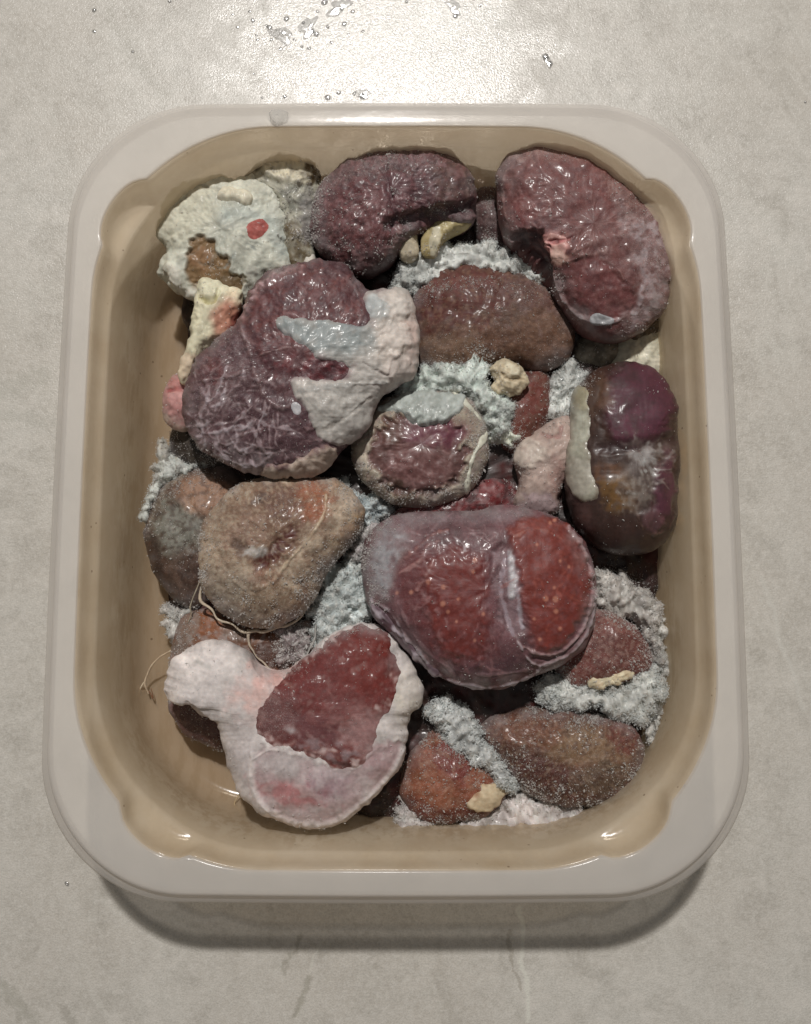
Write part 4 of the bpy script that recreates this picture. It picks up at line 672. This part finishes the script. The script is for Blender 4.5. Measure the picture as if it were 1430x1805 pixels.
k11 = kid('deep red kidney set in thick white fat with a knob to the left, bottom left', [(289, 1212), (298, 1176), (328, 1146), (362, 1130), (402, 1132), (432, 1145), (450, 1166), (478, 1180), (505, 1180), (540, 1156), (572, 1124), (610, 1106), (650, 1099), (688, 1112), (716, 1150), (738, 1190), (749, 1216), (742, 1246), (724, 1264), (716, 1310), (706, 1352), (680, 1382), (650, 1412), (618, 1440), (572, 1458), (530, 1460), (490, 1446), (455, 1428), (422, 1392), (402, 1352), (392, 1302), (376, 1272), (348, 1262), (330, 1238), (312, 1240), (294, 1232)], 2.6, 1.25, 1.3, (204, 196, 192),
    [E(470, 1215, 60, 40, -30, (208, 172, 164), .8, s_=24, wp=8), E(490, 1190, 30, 16, -20, (200, 152, 144), .6, s_=14), E(430, 1330, 30, 60, -10, (182, 172, 170), .7, s_=16), Ln([(330, 1242), (350, 1262), (378, 1276)], 10, (176, 158, 152), .5, h=-.05), E(350, 1168, 10, 5, 0, (150, 148, 142), .7),
     Pg([(448, 1340), (470, 1318), (520, 1328), (580, 1350), (640, 1345), (690, 1310), (710, 1320), (700, 1355), (650, 1410), (600, 1446), (530, 1454), (470, 1430), (446, 1385)], (176, 154, 154), .95, s_=8, wp=4, h=-.05, fz=.5), E(520, 1400, 62, 20, 12, (172, 116, 116), .9, s_=10, wp=4), E(500, 1350, 38, 26, 10, (168, 158, 156), .8, s_=10), E(580, 1385, 40, 30, 10, (148, 120, 128), .6, s_=12), E(670, 1340, 28, 40, 30, (170, 140, 142), .7),
     Ln([(446, 1330), (444, 1380), (470, 1428), (530, 1454), (590, 1450), (640, 1415), (690, 1365), (712, 1320)], 7, (214, 204, 200), .8, h=.05, s_=4), Ln([(448, 1338), (480, 1322), (530, 1332)], 4, (206, 196, 192), .7, h=.03), E(720, 1225, 25, 50, 0, (202, 194, 182), .9, s_=10), M(30, (190, 182, 180), .4, .2, h=.03)],
    part='fat', material=FAT, wet=.35, fz=.45, rime=1800, rs_=.025, lump=.05, lumpsc=60, rough=.005, ragged=1.5, p=2.6, seed=4)
K11F = [(454, 1272), (478, 1220), (520, 1178), (560, 1142), (600, 1116), (642, 1102), (680, 1116), (700, 1150), (704, 1205), (690, 1245), (668, 1270), (660, 1310), (630, 1350), (590, 1352), (560, 1335), (520, 1322), (480, 1308), (458, 1294)]
k11.patch('flesh', Pg(K11F, wp=3), (184, 160, 156), .015,
    [Pg(K11F, (112, 58, 58), 1, s_=12, wp=9), E(650, 1165, 62, 70, 20, (112, 42, 36), 1, s_=26, wp=10, wet=.45, fz=.15), E(560, 1200, 70, 36, -45, (108, 48, 48), .7, s_=20), E(485, 1265, 42, 34, -30, (112, 80, 82), .85, s_=16, fz=1.), E(560, 1290, 60, 30, 10, (106, 72, 78), .7, s_=14), E(640, 1290, 48, 46, 20, (160, 130, 130), .75, s_=14, wp=9), E(600, 1245, 50, 24, -10, (128, 84, 86), .6, wp=8), M(12, (150, 126, 126), .4, 1.2),
     Ln([(520, 1318), (560, 1330), (600, 1345), (625, 1350)], 5, (84, 54, 56), .7), E(515, 1285, 12, 8, 0, (180, 168, 168), .8), E(580, 1320, 40, 14, 15, (150, 132, 136), .7, wp=6)], material=FLESH, parent=k11.t, wet=.3, fz=.25, edge=9, lump=.012, lumpsc=26, mott=.05)
tube('membrane_strand', [(540, 1160), (552, 1128), (558, 1100)], [.06, .06, .05], [2.6, 2.3, 2.2], (140, 138, 134), k11.t, k11.loc)
b14 = Body([(1038, 1205), (1048, 1192), (1078, 1184), (1105, 1178), (1116, 1186), (1104, 1200), (1070, 1210), (1048, 1216)], 2.25, .2, .4, lump=.05, lumpsc=16, rough=.06, ragged=2, seed=3)
t = thing('fat_sliver', 'cream fat sliver lying on ice under the speckled red brown kidney', 'fat', b14.loc, 'loose pieces of fat'); b14.emit('fat', (204, 194, 166), [M(10, (176, 150, 120), .5, .5)], FAT, t)

# ------------------------------------------------------------------ frost and ice
FROSTS = []
def frost(label, ol, z, hu, n, size=.05, m=ICE, c=(200, 202, 197), hb=.5, spine=None, seed=0, p=2.3, ragged=5., cover=(128, 132, 128), wet=.7):
    FROSTS.append(ol); b = Body(ol, z, hu, hb, spine=spine, p=p, lump=.12, lumpsc=24, rough=.20, ragged=ragged, seed=seed, res=2.4, zfloor=.36)
    n = int(n * 1.35); C = b.paint(c, [M(16, cover, .55, .4), M(8, (208, 208, 202), .5, .6)], wet, .9)
    k = b.G[:b.nt]; w_ = np.repeat(b.r[:b.nt], b.n) + .02; w_ /= w_.sum(); idx = rng.choice(len(w_), n, p=w_)
    g = k.reshape(-1, 3)[idx]; cen = g + b.N[:b.nt].reshape(-1, 3)[idx] * rng.uniform(-.02, .04, (n, 1)) + rng.normal(0, .03, (n, 3)) * np.where(rng.random((n, 1)) < .12, 2.0, 1)
    V, Fc = shards(cen, size * .42 * np.clip(rng.lognormal(-.25, .45, n), .25, 2.2), 1.9)
    t = write('frost_clump', V, Fc, None, m, None, b.loc, kind='stuff', smooth=False)
    tag(t, label, 'frost', kind='stuff')
    bo = b.emit('ice_core', c, [M(16, cover, .55, .4), M(8, (208, 208, 202), .5, .6)], FAT, None, wet=wet, fz=.9, loc=b.loc)
    bo.parent = t; bo.location = (0, 0, 0); bo['kind'] = 'stuff'
    return b
frost('bluish frost between the dark folded kidney and the brown kidney', [(685, 500), (705, 465), (740, 440), (790, 428), (840, 428), (885, 440), (930, 470), (985, 500), (940, 520), (860, 500), (780, 505), (720, 530), (690, 525)], 2.0, .55, 5200, .042, spine=[(730, 480), (800, 460), (890, 470)], seed=1)
frost('pale mint ice drift around the small round cut kidney', [(690, 700), (715, 665), (760, 645), (820, 640), (835, 615), (858, 612), (872, 640), (870, 680), (895, 705), (905, 740), (880, 770), (855, 745), (830, 705), (790, 690), (740, 705), (700, 725)], 2.2, .45, 5200, .042, c=(196, 206, 198), spine=[(730, 680), (800, 665), (870, 720)], seed=2)
frost('mint tinted ice crumbs right of the small round cut kidney', [(850, 740), (880, 745), (905, 735), (915, 770), (905, 790), (880, 785), (858, 775)], 1.9, .35, 700, .04, c=(192, 196, 180), seed=3)
frost('bluish frost between the brown kidney and the glossy purple kidney', [(968, 700), (975, 660), (1000, 640), (1035, 655), (1030, 690), (1008, 730), (985, 745), (968, 735)], 1.7, .4, 1500, .042, seed=4)
frost('blue sparkling ice right of the tan oval kidney top', [(600, 850), (630, 862), (665, 872), (690, 900), (672, 920), (640, 940), (615, 900)], 1.6, .45, 1300, .045, c=(168, 178, 180), seed=5, cover=(70, 90, 100))
frost('frost strip along the left edge of the big twin lobed kidney', [(630, 945), (650, 925), (675, 925), (655, 950), (640, 985), (630, 1010), (615, 985)], 1.9, .4, 900, .04, c=(184, 176, 176), m=ICE_GREY, seed=0)
frost('bluish ice pocket between the tan kidney and the twin lobed kidney', [(545, 1090), (552, 1040), (575, 1005), (620, 980), (655, 1000), (665, 1050), (660, 1090), (620, 1110), (570, 1135), (550, 1130)], 1.7, .55, 4200, .045, c=(188, 197, 196), seed=1)
frost('frost crust along the upper left of the grey brown kidney', [(280, 840), (292, 815), (330, 812), (370, 812), (345, 835), (300, 860), (275, 890), (262, 920), (258, 890), (270, 860)], 1.5, .4, 1800, .035, spine=[(345, 822), (295, 845), (268, 890)], c=(180, 184, 178), seed=2)
frost('frost crust below the grey brown kidney at the left wall', [(290, 1062), (320, 1075), (345, 1075), (330, 1110), (315, 1130), (298, 1110), (288, 1085)], 1.2, .4, 900, .035, c=(180, 176, 170), m=ICE_GREY, seed=3)
frost('grey ice ridge between the orange brown kidney and the brown kidney', [(752, 1248), (780, 1225), (815, 1245), (845, 1280), (870, 1320), (900, 1360), (905, 1395), (878, 1385), (845, 1345), (800, 1325), (765, 1285)], 1.8, .45, 4200, .05, spine=[(780, 1260), (835, 1310), (885, 1370)], c=(186, 188, 186), seed=4, cover=(104, 104, 102))
frost('rough frost bank below the speckled red brown kidney', [(940, 1225), (960, 1200), (1010, 1195), (1060, 1210), (1110, 1195), (1140, 1170), (1165, 1190), (1170, 1230), (1150, 1270), (1110, 1268), (1060, 1255), (1000, 1250), (960, 1245)], 1.8, .4, 5200, .05, spine=[(980, 1225), (1060, 1230), (1145, 1215)], c=(190, 191, 186), seed=5)
frost('frosty crust between the twin lobed kidney and the right tub wall', [(1050, 1010), (1085, 1000), (1110, 1020), (1150, 1040), (1162, 1075), (1155, 1130), (1165, 1180), (1150, 1160), (1130, 1110), (1095, 1085), (1060, 1075)], 1.7, .45, 2600, .04, spine=[(1070, 1040), (1130, 1075), (1158, 1150)], c=(172, 166, 160), m=ICE_GREY, seed=0, cover=(96, 90, 82))
frost('grey slush bank along the bottom edge of the heap', [(695, 1430), (708, 1400), (740, 1425), (790, 1440), (850, 1432), (895, 1395), (925, 1385), (960, 1405), (1010, 1414), (1060, 1408), (1110, 1385), (1130, 1340), (1142, 1370), (1120, 1415), (1070, 1445), (1000, 1462), (910, 1474), (830, 1484), (750, 1478), (705, 1462)], 1.2, .5, 6500, .042, spine=[(720, 1445), (810, 1460), (910, 1430), (1000, 1438), (1090, 1415)], c=(182, 174, 171), m=ICE_GREY, seed=1, cover=(130, 120, 116), p=3.2)
frost('thin frost skin at the left wall beside the nearly black kidney', [(285, 770), (300, 800), (318, 825), (300, 850), (280, 880), (266, 890), (272, 850), (280, 810)], 1.5, .35, 1500, .03, c=(176, 172, 160), m=ICE_GREY, seed=4)
frost('thin frost strip at the right wall beside the frost bank', [(1150, 1090), (1160, 1060), (1172, 1120), (1176, 1190), (1170, 1250), (1150, 1320), (1140, 1290), (1158, 1220)], 1.5, .25, 1500, .03, spine=[(1160, 1090), (1166, 1180), (1152, 1290)], p=2, c=(178, 176, 170), m=ICE_GREY, seed=5)
frost('ice beads on the shadowed amber kidney below the tan oval one', [(490, 1120), (515, 1100), (545, 1105), (540, 1150), (510, 1180), (490, 1160)], 1.9, .3, 420, .06, c=(130, 118, 118), m=ICE_GREY, seed=2, cover=(60, 40, 36))
frost('grey frost tucked between the fat lobe and the dark folded kidney', [(505, 340), (540, 330), (562, 350), (556, 400), (540, 420), (512, 410)], 2.0, .3, 900, .035, c=(128, 124, 126), m=ICE_GREY, seed=3)

# loose rime settled over the heap: thick round the frost, thin and patchy elsewhere, a rough bank where the heap meets the wall
PERIM = crom([(300, 480), (285, 640), (282, 800), (262, 930), (285, 1070), (300, 1200), (400, 1360), (560, 1460), (720, 1465), (900, 1462), (1080, 1420), (1140, 1330), (1165, 1180), (1160, 1040), (1195, 950), (1205, 800), (1175, 640), (1185, 480), (1100, 310), (960, 262), (760, 265), (560, 300), (400, 315), (290, 380)], 160)
yy, xx = np.mgrid[0:620, 0:480]; PP = np.stack([xx * 3 + 1.5, yy * 3 + 1.5], -1).astype(float)
ok = HG > .6
dens = .003 + .03 * np.clip(fbm(PP, 60, 3, 3) - .5, 0, 2) ** 1.5
for ol in FROSTS:
    d_ = sdpoly(PP, crom(ol, 40)); dens += 1.1 * np.exp(-np.clip(d_ - 2, 0, None) / 8.) * (.25 + np.clip(fbm(PP, 18, 1, 2) + .3, 0, 2)) * (d_ > -14)
dp = np.abs(sdpoly(PP, PERIM)); low = HG < 1.5
dens += .35 * np.exp(-dp / 9.) * np.clip(fbm(PP, 24, 4, 3) + .2, 0, 2) * low * (PP[..., 1] > 480)
dens = dens * ok; w_ = dens.ravel() / dens.sum(); ND = 36000
idx = rng.choice(w_.size, ND, p=w_); pz = HG.ravel()[idx]; pc = PP.reshape(-1, 2)[idx] + rng.uniform(-1.8, 1.8, (ND, 2))
size_ = .014 * np.clip(rng.lognormal(-.3, .55, ND), .3, 2.6)
V, Fc = shards(unproj(pc, pz + size_ * .3 + rng.uniform(-.02, .015, ND)), size_, 1.8)
tag(write('frost_dust', V, Fc, None, RIME, None, (0, 0, 1), kind='stuff', smooth=False), 'fine white rime dusted over the frozen heap and its edges', 'frost', kind='stuff')

# ------------------------------------------------------------------ small bits
tube_t = thing('sinew_thread', 'curly cream sinew thread on the tub wall left of the white fat knob', 'sinew', tuple(unproj((262, 1190), 1.1)))
tube('strand', [(300, 1148), (280, 1160), (264, 1178), (256, 1200), (262, 1225)], [.03, .035, .05, .06, .04], [1.5, 1.3, 1.1, .9, .7], (196, 176, 150), tube_t, tuple(unproj((262, 1190), 1.1)))
tube('strand', [(256, 1200), (248, 1215), (243, 1230)], [.04, .03, .02], [.9, .75, .65], (206, 190, 166), tube_t, tuple(unproj((262, 1190), 1.1)))
tube('strand', [(262, 1218), (270, 1232), (266, 1214)], [.03, .03, .02], [.75, .7, .8], (120, 84, 60), tube_t, tuple(unproj((262, 1190), 1.1)))
tt = thing('membrane_scrap', 'thin cream membrane scrap on the tub floor under the bottom left kidney', 'membrane', tuple(unproj((470, 1450), .6)))
tube('strand', [(420, 1402), (412, 1418), (418, 1432), (450, 1452), (480, 1466), (520, 1470), (560, 1462)], [.02, .035, .03, .03, .04, .05, .02], [.7, .65, .6, .6, .6, .6], (186, 164, 128), tt, tuple(unproj((470, 1450), .6)))

# ice chip on the rim
def blob(u, v, z, rx, ry, rz, seed, sharp=.25, n=12, m=7):
    r = np.random.default_rng(seed); V = []
    c = unproj((u, v), z); ph = np.linspace(0, math.pi / 2, m)
    for a in ph[::-1]:
        for k in range(n):
            t = 2 * math.pi * k / n; j = 1 + sharp * r.normal() * (.3 if a > 1.4 else .6)
            V.append((c[0] + rx * math.sin(a) * math.cos(t) * j, c[1] + ry * math.sin(a) * math.sin(t) * j, z + rz * math.cos(a) * (1 + sharp * .3 * r.normal())))
    V = np.array(V); V[:n, 2] = z
    i, j = np.meshgrid(np.arange(m - 1), np.arange(n), indexing='ij')
    q = np.stack([i * n + j, i * n + (j + 1) % n, (i + 1) * n + (j + 1) % n, (i + 1) * n + j], -1).reshape(-1, 4)
    return V, q, [list(range(n))[::-1], list(range((m - 1) * n, m * n))], tuple(c)
V, q, f, c = blob(490, 208, H - .03, .32, .27, .18, 3, .2)
tag(write('ice_chip', V, q, f, FILM, None, c), 'clear ice chip melting on the far rim of the tub', 'ice chip')
V, q, f, c = blob(1152, 1240, 1.9, .3, .35, .12, 5, .3)
tag(write('ice_chip', V, q, f, FILM, None, c), 'clear jagged ice flake at the right wall beside the frost bank', 'ice chip')

def smear(u, v, rx, ry, rot, seed, label):
    r = np.random.default_rng(seed); k = 26; a = np.linspace(0, 2 * math.pi, k, endpoint=False)
    rr = 1 + .28 * np.sin(2 * a + r.uniform(0, 6)) * r.uniform(.3, 1) + .2 * np.sin(3 * a + r.uniform(0, 6)) + .13 * np.sin(5 * a + r.uniform(0, 6)) + .06 * r.normal(size=k)
    c, q = math.cos(math.radians(rot)), math.sin(math.radians(rot)); x = rx * rr * np.cos(a); y = ry * rr * np.sin(a)
    P0 = np.stack([u + x * c - y * q, v + x * q + y * c], -1); cen = np.array([u, v], float); V = []
    for f, zz in ((1, .002), (.93, .014), (.75, .022), (.45, .026), (.1, .028)):
        W_ = unproj(cen + (P0 - cen) * f, 0.0); W_[:, 2] = zz + .004 * r.normal(size=k) * (f < 1); V.append(W_)
    i, j = np.meshgrid(np.arange(4), np.arange(k), indexing='ij'); qd = np.stack([i * k + j, (i + 1) * k + j, (i + 1) * k + (j + 1) % k, i * k + (j + 1) % k], -1).reshape(-1, 4)
    tag(write('water_smear', np.vstack(V), qd, [list(range(4 * k, 5 * k))], WATER, None, tuple(unproj((u, v), 0))), label, 'water smear', 'wet smears on the worktop')
smear(598, 12, 22, 12, -20, 1, 'largest wet smear on the worktop at the top edge of the photo')
smear(543, 48, 12, 22, 25, 2, 'upright wet smear below the largest smear on the worktop')
smear(497, 62, 20, 14, 10, 3, 'round wet smear among the drops left of the upright smear')
smear(800, 12, 17, 9, 40, 4, 'wet smear standing alone right of the glare on the worktop')
smear(640, 165, 16, 7, 0, 5, 'flat wet smear touching the far side of the tub')
smear(966, 108, 5, 12, -28, 6, 'short slanted wet streak alone at the upper right')

# drops on the worktop
drops = [(166, 18, 5), (166, 55, 4), (446, 36, 5), (475, 48, 5), (505, 33, 5), (478, 70, 3), (452, 62, 3), (572, 4, 7), (603, 15, 5), (622, 20, 4), (558, 60, 6), (545, 85, 4), (532, 82, 3), (607, 42, 5), (578, 47, 4), (640, 55, 3), (640, 170, 7), (578, 172, 6), (597, 163, 4), (625, 165, 4), (502, 170, 5), (462, 172, 3),
         (448, 130, 2), (495, 86, 3), (519, 70, 3), (410, 25, 3), (419, 48, 3), (299, 2, 4), (234, 91, 3), (962, 100, 6), (970, 112, 6), (846, 10, 4), (803, 28, 6), (717, 3, 4), (585, 75, 4), (470, 45, 3), (454, 70, 3), (1420, 180, 3), (118, 1558, 4), (560, 20, 4), (498, 57, 3), (440, 20, 3), (535, 40, 4), (550, 55, 4), (615, 60, 3)]
first = None
for i, (u, v, r) in enumerate(drops):
    c = unproj((u, v), 0.0); rr = r * .0205 * .9
    if first is None:
        V, q, f, c0 = blob(715, 900, 0, .1, .1, .045, 1, .06, 16, 7)
        first = write('water_drop', V, q, f, WATER, None, tuple(unproj((715, 900), 0))); o = first
    else:
        o = first.copy(); COL.objects.link(o)
    o.location = (c[0] * S, c[1] * S, .00002); k = rr / .1; o.scale = (k * random.uniform(.8, 1.3), k * random.uniform(.8, 1.3), k * random.uniform(.8, 1.2)); o.rotation_euler = (0, 0, random.uniform(0, 6))
    far = v < 250
    special = {(118, 1558): 'lone clear water drop on the worktop left of the tub foot', (166, 18): 'upper of the two lone water drops near the upper left corner', (166, 55): 'lower of the two lone water drops near the upper left corner',
               (962, 100): 'upper water drop of the slanted pair above the top right kidney', (970, 112): 'lower water drop of the slanted pair above the top right kidney', (1420, 180): 'tiny water drop alone at the right edge of the worktop',
               (299, 2): 'water drop cut by the photo edge between the lone pair and the wet smears', (234, 91): 'tiny lone water drop below and right of the lone pair', (846, 10): 'water drop right of the lone wet smear at the top edge',
               (803, 28): 'water drop on the lower edge of the lone wet smear', (717, 3): 'lone water drop at the top edge above the glare', (462, 172): 'leftmost water drop of the row touching the far rim',
               (502, 170): 'second water drop from the left in the row touching the far rim', (640, 170): 'rightmost and largest water drop of the row touching the far rim'}
    tag(o, special.get((u, v), 'small clear water drop in the row touching the far rim of the tub' if v > 160 and u < 700 else 'small clear water drop scattered among the wet smears left of the glare'), 'water drop', 'water drops on the worktop')
